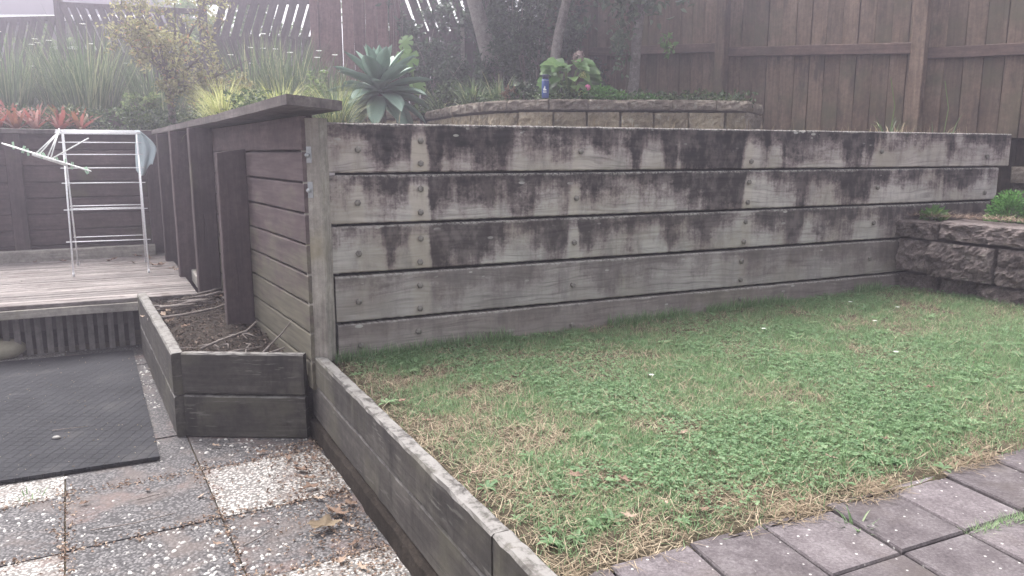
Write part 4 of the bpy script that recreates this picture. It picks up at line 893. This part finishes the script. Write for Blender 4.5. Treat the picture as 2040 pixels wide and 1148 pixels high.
for k in range(nl_):
    f_ = k / (nl_ - 1); me = agave_leaf(.34 + .19 * math.sin(min(1, f_ * 1.6) * 1.57), .115 + .085 * min(1, f_ * 2), .10 + 1.95 * f_, .10 + .65 * f_)
    link('leaf', me, G['agave'], ag, (.0, -.02, .49 - .12 * f_), (random.uniform(-.05, .05), 0, k * 2.39996))
# monstera
mo = thing('monstera', 'split leaved monstera hanging beside the agave', 'plant', (-1.02, 8.35, 1.85))
def monstera_leaf(s):
    out = []; n_ = 48
    for i in range(n_):
        a = -math.pi + 2 * math.pi * (i + .5) / n_; r = s * (1 - .22 * abs(math.cos(a)) if False else 1)
        cut = .42 if (i % 6 in (0,) and .45 < abs(a) < 2.75) else 1.
        x = math.cos(a) * r * cut; y = math.sin(a) * r * .82 * cut
        if abs(a) > 2.6: x *= .72
        out.append((x, y))
    V = [(0, 0, 0)] + [(y, -x, -.22 * (x * x + y * y) / s) for x, y in out]; T = [(0, i + 1, (i + 1) % n_ + 1) for i in range(n_)]
    return npmesh('leaf', np.array(V), None, np.array(T), {'tint': np.full(len(V), .75)})
for (x, y, z, s, r_) in ((-.075, .0, .56, .15, (1.25, 0, .1)), (.02, .12, .30, .12, (1.0, .3, .4)), (-.12, .2, .75, .11, (1.2, -.2, -.3))):
    link('leaf', monstera_leaf(s), G['hyd'], mo, (x, y, z), r_); link('leaf_stalk', mesh('stalk', *tube([(0, .1, 0), (x * .5, y + .08, z * .7), (x, y + .03, z)], .006, 5)), M['stem'], mo)
# dry hanging stems
o = thing('dry_vine', 'dry pale hanging vine stems at the edge of the reddish screen', 'vine', (-1.42, 9.55, 1.85))
for k in range(9):
    x = U(-.12, .12); link('stem', mesh('stem', *tube([(x + U(-.1, .1), U(-.05, .05), 1.7), (x + .03, 0, 1.2), (x, .03, .7), (x + U(-.06, .06), 0, .1)], .004, 4)), M['twig'], o)

# dark shrubs under the trees: each its own crown
def shrub(x, y, z, rx, rz, n, lL, lW, m_, label, kind='small', cat='shrub', group=None, name='shrub'):
    o = thing(name, label, cat, (x, y, z), 0, group)
    branch_tree(o, None, 1, 1, 1, n, lL, lW, m_, .022, [(0, 0, -.05), (0.01, 0, rz * .4), (0, .01, rz * .7)], (0, 0, rz), (rx, rx * .8, rz), kind, 5, 'twig', nb=10)
    return o
for x, y, z, rx, rz, n, m2, lab in ((-3.05, 8.75, 1.66, .34, .34, 1500, 'olive', 'pale leafy low shrub right of the bronze shrub'), (-2.45, 7.9, 1.64, .30, .28, 1200, 'bright', 'pale green bushy plant behind the yellow sedge'), (-4.15, 8.75, 1.68, .28, .30, 1100, 'bright', 'pale green bushy plant beside the brown stump'), (-1.95, 7.6, 1.62, .26, .30, 1000, 'bright', 'loose pale plant between the sedges and the agave'), (-6.3, 8.6, 1.7, .40, .36, 1500, 'olive', 'dull olive bush at the far left of the bed')):
    shrub(x, y, z, rx, rz, n, .045, .022, G[m2], lab, group='pale bushes in the left bed')
GS = 'dark shrubs below the trees'
shrub(-.95, 9.6, 1.85, .45, .55, 2200, .06, .03, G['dark'], 'dark shrub behind the monstera leaves', group=GS)
shrub(-.35, 9.0, 1.85, .40, .45, 2200, .055, .025, G['dark'], 'dark twiggy shrub at the foot of the leaning trunk', group=GS)
shrub(.12, 8.6, 1.85, .42, .85, 3600, .05, .02, G['dark'], 'tall dark feathery shrub between the two left trunks', group=GS)
shrub(.30, 9.6, 1.85, .6, .9, 3000, .07, .03, G['dark'], 'broad dark shrub filling the gap before the paling fence', group=GS)
shrub(-1.3, 10.4, 1.85, .7, 1.0, 3800, .08, .04, G['dark'], 'tall dark shrub in front of the shaded trellis panel', group=GS)
shrub(.1, 10.8, 1.85, .8, 1.4, 5200, .09, .045, G['dark'], 'tall dark hedge tree closing the gap behind the leaning trunk', group=GS)
shrub(-.1, 11.8, 1.85, 1.3, 1.6, 9000, .11, .055, G['dark'], 'large dark evergreen behind the fence corner', group=GS)
shrub(.95, 9.9, 1.85, .5, 1.1, 3200, .08, .04, G['dark'], 'dark shrub against the far end of the paling fence', group=GS)
shrub(-.62, 8.2, 1.85, .20, .16, 700, .045, .03, G['ivy'], 'low leafy plant at the left end of the curved wall', group=GS)
shrub(.10, 7.25, 1.85, .14, .13, 500, .04, .02, G['dark'], 'small dull bush left of the flask', group=GS)
shrub(-.02, 7.3, 1.85, .09, .13, 220, .045, .02, G['dead'], 'small brown withered bush near the flask', group=GS)
# strappy clump and others on the bed
for x, y, h, lab in ((-.38, 7.75, .40, 'arching strap leaved clump on the curve of the block wall'), (-.12, 8.0, .48, 'green strap leaved clump below the big trunk'), (-.75, 8.7, .45, 'shaded strap leaved clump behind the agave')):
    o = thing('strap_plant', lab, 'plant', (x, y, 1.85), 0, 'strap leaved clumps by the block wall'); link('leaves', clump_mesh(110, .09, h, .020, .35, (.4, 1.6), 6, .4), G['reed'], o)
# hydrangea
hy = thing('hydrangea', 'leafy green hydrangea with a faded flower head behind the flask', 'hydrangea', (.52, 7.32, 1.85))
for k in range(7): a = k * .9; link('stem', mesh('stem', *tube([(0, 0, -.02), (.05 * math.cos(a), .05 * math.sin(a), .18), (.12 * math.cos(a), .08 * math.sin(a), .33)], .006, 5)), M['stem'], hy)
for k in range(110):
    a = U(0, 6.28); zz = U(.05, .48); r_ = .21 * math.sqrt(max(.15, 1 - ((zz - .22) / .32) ** 2)); p = np.array([[r_ * math.cos(a), r_ * math.sin(a) * .7, zz]])
    link('leaf', leaf_mesh(p * .85, np.array([[math.cos(a), math.sin(a) * .6 - .45, U(-.6, .2)]]), np.array([[0, -.7, 1.]]), U(.12, .17, 1), U(.095, .13, 1), U(.1, .9, 1), 'oval', .12, .12), G['hyd'], hy)
def flower_head(par, c, r, n, m_):
    d = rvec(n, .4); link('flower_head', leaf_mesh(np.array([c]) + d * r, rvec(n), d, np.full(n, .026), np.full(n, .024), U(0, 1, n), 'small'), m_, par)
flower_head(hy, (.09, -.05, .44), .04, 110, G['mauve']); flower_head(hy, (.12, -.16, .26), .022, 26, G['sedge']); flower_head(hy, (.11, -.16, .10), .022, 26, G['sedge'])
# bright geraniums
def lobed(x, y, rx, h, n, lab, name='geranium', z=1.87, m_='ger', size=.03):
    o = thing(name, lab, 'plant', (x, y, z), 0, 'bright green plants on the block wall')
    d = rvec(n, .5); d[:, 2] = np.abs(d[:, 2]); p = d * np.array([rx, rx * .6, h]) * U(.5, 1, (n, 1))
    link('leaves', leaf_mesh(p, d + rvec(n) * .6, rvec(n, 1), size * U(.7, 1.4, n), size * .7 * U(.7, 1.2, n), np.clip(rng.normal(.5, .3, n), 0, 1), 'small'), G[m_], o)
    for k in range(5): a = k * 1.3; link('stem', mesh('stem', *tube([(0, 0, -.03), (rx * .4 * math.cos(a), rx * .3 * math.sin(a), h * .7)], .004, 4)), M['stem'], o)
    return o
ge = lobed(.80, 7.17, .21, .15, 900, 'bright green geranium with a pink flower right of the hydrangea')
flower_head(ge, (-.12, -.09, .13), .012, 24, G['pink'])
lobed(.98, 7.22, .10, .11, 260, 'small leggy green plant between the geranium and the right trunk')
lobed(1.22, 7.20, .16, .07, 420, 'low green plant at the foot of the right trunk')
lobed(3.42, 5.30, .16, .22, 1300, 'curly bright green parsley on the right block wall', 'parsley', .95, 'ger', .022)
lobed(2.98, 5.42, .07, .05, 60, 'small broad leaved seedling beside the sleeper wall', 'seedling', .965, 'hyd', .06)

# trees with crowns above the view
def tree(pts, rad, lab, cc, cr, n, lL, lW, m_='tree', extra=None):
    b = Vector(pts[0]); o = thing('tree', lab, 'tree', b, 0, 'trees behind the block wall')
    branch_tree(o, None, 1, 1, 1, n, lL, lW, G[m_], rad, [Vector(p) - b for p in pts], Vector(cc) - b, cr, 'oval' if lL > .07 else 'small', 12, 'bark', .25, nb=14)
    return o
tree([(-.13, 9.0, 1.8), (-.19, 9.0, 2.25), (-.32, 9.0, 2.75), (-.45, 9.0, 3.2), (-.42, 9.0, 3.7)], .115, 'thick dark trunk leaning left above the strap leaved clumps', (-.6, 9.2, 4.2), (1.5, 1.2, .85), 5200, .085, .038)
tree([(.46, 7.75, 1.8), (.40, 7.75, 2.20), (.45, 7.75, 2.55), (.53, 7.75, 2.9), (.68, 7.8, 3.4)], .060, 'slim grey trunk rising behind the hydrangea', (.6, 8.2, 3.85), (1.1, .9, .75), 4200, .085, .040)
t3 = tree([(1.13, 7.6, 1.8), (1.17, 7.6, 2.1), (1.18, 7.6, 2.45), (1.22, 7.6, 2.8), (1.25, 7.65, 3.3)], .058, 'slim grey trunk with ivy near the paling fence', (1.25, 7.9, 3.55), (.85, .7, .62), 3600, .080, .045)
def sprays(par, c, r, n, L, W, m_, name='foliage'):
    p = np.array(c)[None] + rng.normal(0, 1, (n, 3)) * np.array(r)[None]
    link(name, leaf_mesh(p, rvec(n, -.2), rvec(n, 1), L * U(.6, 1.2, n), W * U(.7, 1.1, n), np.clip(rng.normal(.5, .3, n), 0, 1), 'oval' if L > .05 else 'small'), G[m_], par)
sprays(t3, (-.10, -.05, .72), (.045, .05, .17), 260, .055, .032, 'tree', 'ivy'); sprays(t3, (.02, -.1, 1.02), (.20, .1, .08), 190, .085, .045, 'tree'); sprays(t3, (.33, -.1, .62), (.035, .04, .05), 40, .06, .04, 'hyd', 'ivy')
# trees and hedge beyond the fence
for x, y, z, rx, rz, n, lab in ((-4.6, 13.5, 2.6, 1.0, .9, 4200, 'pale green leafy tree beyond the fence left of the screen'), (-8.6, 14.2, 2.3, .8, .75, 2600, 'pale yellow green bush in front of the neighbour\'s house'), (-2.6, 15.5, 2.4, .8, 1.4, 2600, 'pale distant tree just left of the reddish screen'), (-6.1, 15.0, 2.6, .7, 1.1, 2400, 'pale tree beside the neighbour\'s house corner')):
    o = thing('tree', lab, 'tree', (x, y, 1.6), 0, 'trees beyond the back fence')
    branch_tree(o, None, 1, 1, 1, n, .10, .05, G['bright'], .06, [(0, 0, -.1), (.02, 0, z * .35), (0, 0, z * .55)], (0, 0, z - 1.6 + rz), (rx, rx, rz), 'small', 8, 'bark', nb=12)

# weeds on top of the sleepers at right
for s_, lab, n, h in ((4.05, 'dry weed tuft with tall seed stalk on the sleeper top', 60, .22), (4.62, 'small drooping weed near the right end of the sleeper top', 14, .24)):
    p = P0 + D65 * s_ + Vector((-.4226, .906, 0)) * .16
    o = thing('weed_tuft', lab, 'weed', (p.x, p.y, 1.55)); link('leaves', clump_mesh(n // 2, .08, h, .011, .75, (.2, 1.3), 4, .6), G['reed'], o); link('dry_leaves', clump_mesh(n // 2, .10, h * .7, .010, .9, (.2, 1.2), 4, .5), G['straw'], o)
    link('seed_stalk', mesh('stalk', *tube([(0, 0, 0), (.02, 0, .2), (-.02, .01, .40)], .003, 4)), M['stem'], o)
# dry needles on the right block wall
n = 900; a = U(0, 1, n); p = np.stack([2.75 + .62 * a + U(-.02, .16, n), 5.46 - .80 * a + U(.0, .16, n), np.full(n, .985) + U(0, .015, n)], 1)
tag(link('dry_needles', strap_mesh(p, U(0, 6.28, n), U(1.2, 1.55, n), U(-.1, .2, n), U(.05, .14, n), np.full(n, .0035), 2), G['dead']), 'rusty dry needles scattered on the right block wall', 'dry needles', kind='stuff')
# ---------------------------------------------------------------- lawn growth
LP = [(-.86, 3.66), (.10, 1.70), (1.75, 2.46), (5.4, 4.15), (4.4, 4.6), (3.25, 4.75), (2.74, 5.43), (-.86, 3.76)]
LPa = np.array(LP)
def in_lawn(p):
    x, y = p[:, 0], p[:, 1]; c = np.zeros(len(p), bool); j = len(LP) - 1
    for i in range(len(LP)):
        xi, yi = LPa[i]; xj, yj = LPa[j]
        c ^= ((yi > y) != (yj > y)) & (x < (xj - xi) * (y - yi) / (yj - yi + 1e-12) + xi); j = i
    return c
def vnoise(x, y, s, seed):
    r = np.random.default_rng(seed); g = r.uniform(0, 1, (64, 64)); X, Y = x * s + 20, y * s + 20
    i, j = np.floor(X).astype(int), np.floor(Y).astype(int); fx, fy = X - i, Y - j; fx = fx * fx * (3 - 2 * fx); fy = fy * fy * (3 - 2 * fy)
    G_ = lambda a, b: g[a % 64, b % 64]
    return (G_(i, j) * (1 - fx) + G_(i + 1, j) * fx) * (1 - fy) + (G_(i, j + 1) * (1 - fx) + G_(i + 1, j + 1) * fx) * fy
def edge_dist(p):         # distance from the low wall and from the path edge
    d1 = (p[:, 0] + .88) * .890 + (p[:, 1] - 3.66) * .456; d2 = -(p[:, 0] - .10) * .4226 + (p[:, 1] - 1.70) * .906
    d3 = .4226 * (p[:, 0] - P0.x) * 1 - .906 * (p[:, 1] - P0.y)
    return np.minimum(d1, d2), d3
def patchy(p): return .40 * vnoise(p[:, 0], p[:, 1], 3.2, 1) + .38 * vnoise(p[:, 0], p[:, 1], 8, 2) + .22 * vnoise(p[:, 0], p[:, 1], 20, 3)
def sample(n, keep):
    out = np.zeros((0, 2))
    while len(out) < n:
        p = np.stack([U(-.9, 5.4, n * 3), U(1.65, 5.5, n * 3)], 1)
        dist = np.hypot(p[:, 0], p[:, 1]); w = np.clip((3.4 / dist) ** 1.2, .25, 1.2) / 1.2
        p = p[in_lawn(p) & (p[:, 0] < .72 * p[:, 1] + .3) & (U(0, 1, len(p)) < w)]; e1, e3 = edge_dist(p)
        p = p[U(0, 1, len(p)) < keep(p, e1, e3)]; out = np.concatenate([out, p])
    out = out[:n]; return np.concatenate([out, lawn_z(out[:, 0], out[:, 1])[:, None]], 1)
green = lambda p, e, w: np.clip((patchy(p) - .28) * 5, .15, 1) * np.clip((e - .03) / .24, .06, 1)
n = 175000; p = sample(n, green); pt = patchy(p)
tag(link('lawn_grass', strap_mesh(p, U(0, 6.28, n), np.abs(rng.normal(.75, .4, n)), U(0, .9, n), U(.018, .046, n), U(.0022, .0042, n), 2, tint=np.clip(rng.normal(.45, .25, n) + (.5 - pt) * .6, 0, 1)), G['grass']), 'short patchy green lawn grass in front of the sleeper wall', 'grass', kind='stuff')
n = 33000; p = sample(n, lambda p, e, w: np.clip(1.25 - patchy(p) * 1.5, .15, 1)); p[:, 2] += U(0, .015, n)
tag(link('dry_thatch', strap_mesh(p, U(0, 6.28, n), U(1.1, 1.62, n), U(-.3, .3, n), U(.025, .075, n), U(.0018, .0038, n), 2), G['straw']), 'dry straw coloured thatch between the lawn grass', 'dry grass', kind='stuff')
def clover(n):
    p = sample(n, lambda p, e, w: np.clip((vnoise(p[:, 0], p[:, 1], 2.6, 5) - .42) * 6, 0, 1) * np.clip((e - .05) / .25, 0.02, 1)); k = 3
    a = np.repeat(U(0, 6.28, n), k) + np.tile(np.arange(k) * 2.094, n); P_ = np.repeat(p, k, 0); P_[:, 2] += np.repeat(U(.012, .035, n), k)
    d = np.stack([np.cos(a), np.sin(a), rng.normal(.05, .2, n * k)], 1); s = np.repeat(rng.lognormal(-4.95, .35, n).clip(.004, .014), k)
    return leaf_mesh(P_, d, rvec(n * k, 3), s, s * .95, np.repeat(np.clip(rng.normal(.45, .25, n), 0, 1), k), 'small', .1, .1)
tag(link('clover', clover(19000), G['clover']), 'clover leaves growing in patches through the lawn', 'clover', kind='stuff')
# broad leaved rosette weeds
n = 620; p = sample(n, lambda p, e, w: np.clip((patchy(p) - .40) * 4, .03, 1) * np.clip((e - .02) / .2, .1, 1)); k = 8
a = np.repeat(U(0, 6.28, n), k) + np.tile(np.arange(k) * .82, n); s = np.repeat(U(.02, .052, n), k) * U(.6, 1.1, n * k)
P_ = np.repeat(p, k, 0); P_[:, 2] += .006; d = np.stack([np.cos(a), np.sin(a), U(.1, .7, n * k)], 1)
tag(link('rosette_weeds', leaf_mesh(P_, d, np.tile([0, 0, 1.], (n * k, 1)), s, s * .33, np.repeat(U(.1, 1, n), k), 'oval', .15, .25), G['clover']), 'flat broad leaved weeds among the lawn grass', 'weeds', kind='stuff')
# thatch spilling over the edge of the path
n = 4200; a_ = U(0, 1, n); a_ = a_[vnoise(a_ * 2, a_ * 0, 7, 11) + rng.normal(0, .1, n) > .58]; n = len(a_); p = np.stack([.12 + 2.0 * a_, 1.715 + .932 * a_], 1) + np.stack([-.4226 * rng.normal(.02, .035, n), .906 * rng.normal(.02, .035, n)], 1)
p = np.concatenate([p, lawn_z(p[:, 0], p[:, 1])[:, None] + U(.002, .016, n)[:, None]], 1)
tag(link('path_edge_thatch', strap_mesh(p, U(0, 6.28, n), U(1.2, 1.6, n), U(-.2, .25, n), U(.02, .06, n), U(.002, .0042, n), 2, tint=U(0, .55, n)), G['straw']), 'dry thatch and clippings along the edge of the pavers', 'dry grass', kind='stuff')
# longer tufts against the foot of the sleeper wall
n = 5200; s_ = U(0, 4.0, n); k_ = vnoise(s_, s_ * 0 + 1., 4.5, 9) > .45; s_ = s_[k_]; n = len(s_); of = np.abs(rng.normal(0, .035, n)) + .01
p = np.stack([P0.x + D65.x * s_ + .4226 * of, P0.y + D65.y * s_ - .906 * of], 1); p = np.concatenate([p, lawn_z(p[:, 0], p[:, 1])[:, None]], 1)
tag(link('wall_foot_grass', strap_mesh(p, U(0, 6.28, n), np.abs(rng.normal(.35, .3, n)), U(.2, 1.2, n), U(.03, .10, n), U(.0025, .0045, n), 3, tint=np.clip(rng.normal(.5, .3, n), 0, 1)), G['grass']), 'longer grass tufts along the foot of the sleeper wall', 'grass', kind='stuff')
# daisies
dz = [(2.14, 4.78), (2.35, 4.60), (1.38, 4.12), (3.0, 4.40), (1.85, 3.6), (2.05, 4.25), (.62, 3.3)]
for x, y in dz:
    o = tag(link('daisy', leaf_mesh(np.tile([[0, 0, .03]], (9, 1)), np.stack([np.cos(np.arange(9) * .698), np.sin(np.arange(9) * .698), np.full(9, .15)], 1), np.tile([0, 0, 1.], (9, 1)), np.full(9, .014), np.full(9, .006), U(0, 1, 9), 'small'), G['petal'], None, (x, y, float(lawn_z(np.array(x), np.array(y))) + .012)), 'tiny white daisy in the lawn grass', 'daisy', 'daisies in the lawn')
# grass creeping along paver joints
n = 900; s_ = U(0, 1, n); q = np.stack([1.24 + .36 * s_ + rng.normal(0, .008, n), 1.93 + .155 * s_ + rng.normal(0, .008, n)], 1)
tag(link('joint_grass', strap_mesh(np.concatenate([q, lawn_z(q[:, 0], q[:, 1])[:, None] - .01], 1), U(0, 6.28, n), U(.2, 1.3, n), U(0, .6, n), U(.015, .045, n), np.full(n, .0028), 2, tint=U(.6, 1, n)), G['grass']), 'pale grass growing in the joint between two pavers', 'grass', kind='stuff')
o = thing('joint_weed', 'small green weed sprouting from a paver joint', 'weed', (.955, 1.985, float(lawn_z(np.array(.955), np.array(1.985))))); link('leaves', clump_mesh(26, .02, .09, .010, .8, (.2, .9), 4), G['grass'], o)
o = thing('joint_weed', 'tuft of weed in the joint between patio slabs', 'weed', (-2.02, 3.03, 0.0)); link('leaves', clump_mesh(40, .04, .07, .007, .8, (.2, .9), 4), G['grass'], o)

# ---------------------------------------------------------------- fallen leaves, litter and twigs
def dead_leaf(seed, L=.07):
    r = random.Random(seed); pts = []; n_ = 22; cu = r.uniform(2, 7); L *= .8
    for i in range(n_):
        a = 2 * math.pi * i / n_; rr_ = L * (.42 + .10 * math.cos(5 * a)) * r.uniform(.85, 1.15); x, y = math.cos(a) * rr_ * 1.35, math.sin(a) * rr_ * .8
        pts.append((x, y * .8, (cu * y * y + 1.5 * x * x) / L * .25 + r.uniform(0, .16) * L))
    V = [(0, 0, .006)] + pts; T = [(0, i + 1, (i + 1) % n_ + 1) for i in range(n_)]
    return npmesh('fallen_leaf', np.array(V), None, np.array(T), {'tint': np.full(len(V), r.uniform(.1, 1))})
dl = [dead_leaf(k, .05 + .012 * (k % 4)) for k in range(10)]
for m_ in dl: m_.materials.append(G['dead'])
def scatter_leaves(pts, lab, grp, zf, smin=.7, smax=1.2):
    for (x, y) in pts:
        tag(link('fallen_leaf', dl[random.randrange(10)], None, None, (x, y, zf(x, y)), (random.uniform(-.25, .25), random.uniform(-.25, .25), random.uniform(0, 6.28)), (random.uniform(smin, smax),) * 3), lab, 'leaf', grp)
lz = lambda x, y: float(lawn_z(np.array(x), np.array(y))) + .022
scatter_leaves([(-.33, 2.82), (-.22, 2.62), (-.02, 2.42), (.35, 2.25), (.45, 2.10), (.20, 2.30), (.95, 2.55), (1.05, 2.40), (2.2, 3.45), (.62, 2.65), (1.3, 2.55), (.33, 2.02), (.55, 2.05), (-.12, 2.33), (1.75, 3.1), (-.45, 3.05)], 'curled pale brown fallen leaf on the lawn', 'fallen leaves on the lawn', lz, .4, .8)
scatter_leaves([(-.70, 2.86), (-.62, 2.75), (-.80, 3.0), (-.74, 2.70), (-.58, 2.62), (-.86, 3.1), (-.95, 3.28), (-1.0, 3.36), (-.93, 3.42), (-.66, 2.95), (-1.05, 3.42), (-.9, 3.2), (-1.2, 3.50), (-1.45, 3.58), (-.60, 2.50), (-.52, 2.46)], 'brown dead leaf blown against the low edging wall', 'dead leaves along the edging wall', lambda x, y: .008, .6, 1.3)
scatter_leaves([(-1.75, 2.95), (-1.30, 3.02), (-1.08, 2.62), (-1.55, 3.08)], 'brown dead leaf lying out on the patio slabs', 'dead leaves on the patio', lambda x, y: .008, .5, .8)
scatter_leaves([(-3.42, 7.2), (-3.25, 7.0), (-3.05, 6.85), (-3.6, 7.55), (-3.75, 7.65), (-3.45, 7.6), (-3.15, 7.4), (-2.95, 6.75), (-3.35, 7.72), (-3.85, 7.35), (-4.3, 7.3), (-4.5, 7.2), (-3.55, 7.15), (-2.95, 7.1), (-3.0, 7.25), (-3.1, 7.5)], 'small brown leaf on the deck boards behind the airer', 'leaves on the deck', lambda x, y: .404, .9, 1.8)
scatter_leaves([(-2.35, 4.95), (-2.42, 5.10), (-2.30, 5.05), (-2.38, 4.85), (-2.22, 4.80), (-2.28, 4.92), (-2.15, 4.75), (-2.12, 5.45), (-2.18, 5.5), (-2.2, 5.40), (-2.0, 4.6), (-1.55, 3.95), (-1.3, 3.9)], 'brown dead leaf in the planter soil', 'dead leaves in the planter', lambda x, y: .33 + .05 * (y - 3.75) / 1.8 + .02, .8, 1.4)
scatter_leaves([(-2.62, 6.6), (-2.75, 6.85)], 'pale leaf on the gravel strip beside the deck', 'leaves on the gravel strip', lambda x, y: .438, .8, 1.1)
# big dry leaf near the edging wall
tag(link('dry_leaf', dead_leaf(77, .13), G['straw'], None, (-.72, 2.74, .012), (.2, .1, .6)), 'large tan dry leaf lying by the low edging wall', 'leaf')
def litter(n, fn, m_, lab, L=(.008, .022), name='leaf_litter'):
    p = fn(n); return tag(link(name, leaf_mesh(p, rvec(n) * [1, 1, .3], rvec(n, 2), U(*L, n), U(L[0] * .4, L[1] * .5, n), U(0, 1, n), 'small', .3, .2), m_), lab, 'leaf litter', kind='stuff')
def along_wall(n):
    s = U(.1, 2.9, n); d = -np.abs(rng.normal(0, .16, n)) - .03; return np.stack([-1.034 + .456 * s + .890 * d, 3.80 - .890 * s + .456 * d, np.full(n, .006)], 1)
litter(2600, along_wall, G['dead'], 'fine brown leaf litter along the foot of the edging wall')
def in_joints(n):
    k = n // 2; c_ = rng.integers(-1, 3, k); b = -.125 + SW * c_ + rng.normal(0, .022, k); t_ = U(2.2, 3.7, k); g1 = np.stack([B2.x * b + A2.x * t_, B2.y * b + A2.y * t_], 1)
    r_ = rng.integers(-1, 2, k); t2 = 3.04 + SL * r_ + rng.normal(0, .02, k); b2 = U(-.6, .95, k); g2 = np.stack([B2.x * b2 + A2.x * t2, B2.y * b2 + A2.y * t2], 1)
    p = np.concatenate([g1, g2]); p = p[[inside_patio(Vector(q)) for q in p]]; return np.concatenate([p, np.full((len(p), 1), .005)], 1)
pj_ = in_joints(2600); litter(len(pj_), lambda n: pj_, G['dead'], 'fine reddish litter in the joints of the patio')
def in_planter(n):
    a = U(0, 1, n); b = U(0, 1, n); x0 = -1.66 + (-2.62 + 1.66) * b; x1 = -1.05 + (-2.10 + 1.05) * b; y = 3.77 + 1.75 * b; x = x0 + (x1 - x0) * a
    return np.stack([x, y, .34 + .05 * b + .02 * np.sin(x * 7 + y * 3)], 1)
G['humus'] = mat_leaf('dark_litter', [(0, (.045, .032, .026)), (.6, (.085, .062, .05)), (1, (.20, .15, .12))], .1, .9); litter(2200, in_planter, G['humus'], 'brown leaf litter covering the planter soil', (.01, .03)); 
def matd(n):
    a, b = U(0, 1, n), U(0, 1, n); q = np.array([[-2.7, 5.35]]) + a[:, None] * np.array([[-.75, -.35]]) + b[:, None] * np.array([[1.05, -1.9]]); return np.concatenate([q, np.full((n, 1), .021)], 1)
litter(150, matd, G['straw'], 'pale specks of debris on the rubber mat', (.003, .016), 'mat_debris')
tag(link('pebble', mesh('pebble', *lathe([(.004, 0), (.016, .003), (.018, .008), (.010, .014), (.002, .015)], 10), True), M['pebble'], None, (-2.27, 3.65, .020), (0, 0, 0), (1.2, .8, 1)), 'single white pebble lying on the rubber mat', 'pebble')
M['stick'] = mat_stone('pale_grey_stick', (.15, .125, .11), (.29, .25, .23), (.42, .38, .36), 40)
def twig(pts, r, lab, grp='twigs in the planter'):
    b = Vector(pts[0]); P_ = [Vector(p) - b for p in pts]; g = [tube(P_, [r * (1 - .5 * i / len(P_)) for i in range(len(P_))], 6)]
    tag(link('twig', mesh('twig', *merge(g), True), M['stick'], None, b), lab, 'twig', grp)
zp = lambda x, y: .33 + .05 * (y - 3.75) / 1.8 + .02 * math.sin(x * 7 + y * 3)
twig([(-1.28, 3.80, .35), (-1.285, 3.85, .41), (-1.22, 3.95, .48), (-1.16, 4.02, .56)], .006, 'upright forked twig near the planter front board', None)
twig([(-1.70, 4.08, .37), (-1.62, 4.16, .40), (-1.52, 4.30, .42), (-1.50, 4.42, .45)], .008, 'pale bent twig in front of the dark post', None)
twig([(-2.3, 4.75, .39), (-2.1, 4.78, .41), (-1.95, 4.95, .42), (-1.92, 5.15, .42), (-1.98, 5.35, .42)], .011, 'long curved branch lying across the planter soil', None)
rt = random.Random(12)
for k in range(26):
    x = rt.uniform(-2.38, -2.0) - .15 * (k % 2); y = 5.0 + (x + 2.4) * .9 + rt.uniform(-.05, .25); a = rt.uniform(-.3, 1.2); L_ = rt.uniform(.10, .34); z = zp(x, y) + rt.uniform(.015, .06)
    twig([(x, y, z), (x + .5 * L_ * math.cos(a), y + .5 * L_ * math.sin(a), z + .01), (x + L_ * math.cos(a + .3), y + L_ * math.sin(a + .3), z + rt.uniform(-.01, .02))], rt.uniform(.005, .013), 'broken grey stick in the heap at the back of the planter', 'sticks heaped in the planter')
for k in range(14):
    x = rt.uniform(-1.85, -1.25); y = rt.uniform(3.85, 4.5); a = rt.uniform(0, 6.28); L_ = rt.uniform(.08, .22); z = zp(x, y) + .015
    if (x + 1.66) * .865 + (y - 3.73) * .502 < .08 or x > -1.1 - .6 * (y - 3.75): continue
    twig([(x, y, z), (x + .5 * L_ * math.cos(a), y + .5 * L_ * math.sin(a), z + .012), (x + L_ * math.cos(a + .4), y + L_ * math.sin(a + .4), z)], rt.uniform(.003, .006), 'thin dry twig on the soil at the front of the planter', 'thin twigs in the planter')
for x, y, a, L_ in ((-1.40, 3.60, .1, .20), (-1.55, 2.98, .5, .12), (-2.35, 3.75, .2, .16), (-2.4, 4.9, -.5, .18), (-.98, 2.60, .9, .15), (-1.6, 2.72, .3, .30)):
    z = .026 if x < -1.7 else .012
    twig([(x, y, z), (x + .5 * L_ * math.cos(a), y + .5 * L_ * math.sin(a), z + .006), (x + L_ * math.cos(a + .2), y + L_ * math.sin(a + .2), z)], .003, 'thin pale twig lying flat on the patio', 'thin twigs on the patio')

# ---------------------------------------------------------------- lens glare imitated by an added scattering volume
GLARE = .0185
bx = mesh('glare_veil', *prism([(-330, -330), (330, -330), (330, 330), (-330, 330)], -1.2, 7.2)); t = NT('glare_veil_volume')
pvn = t.t.nodes.new('ShaderNodeVolumePrincipled'); pvn.inputs['Density'].default_value = GLARE; pvn.inputs['Color'].default_value = (.90, .845, .99, 1); pvn.inputs['Anisotropy'].default_value = .7
t.t.nodes.remove(t.b); t.t.links.new(pvn.outputs[0], t.out.inputs['Volume'])
if GLARE > 0: tag(link('glare_veil', bx, t.m), kind='stuff')
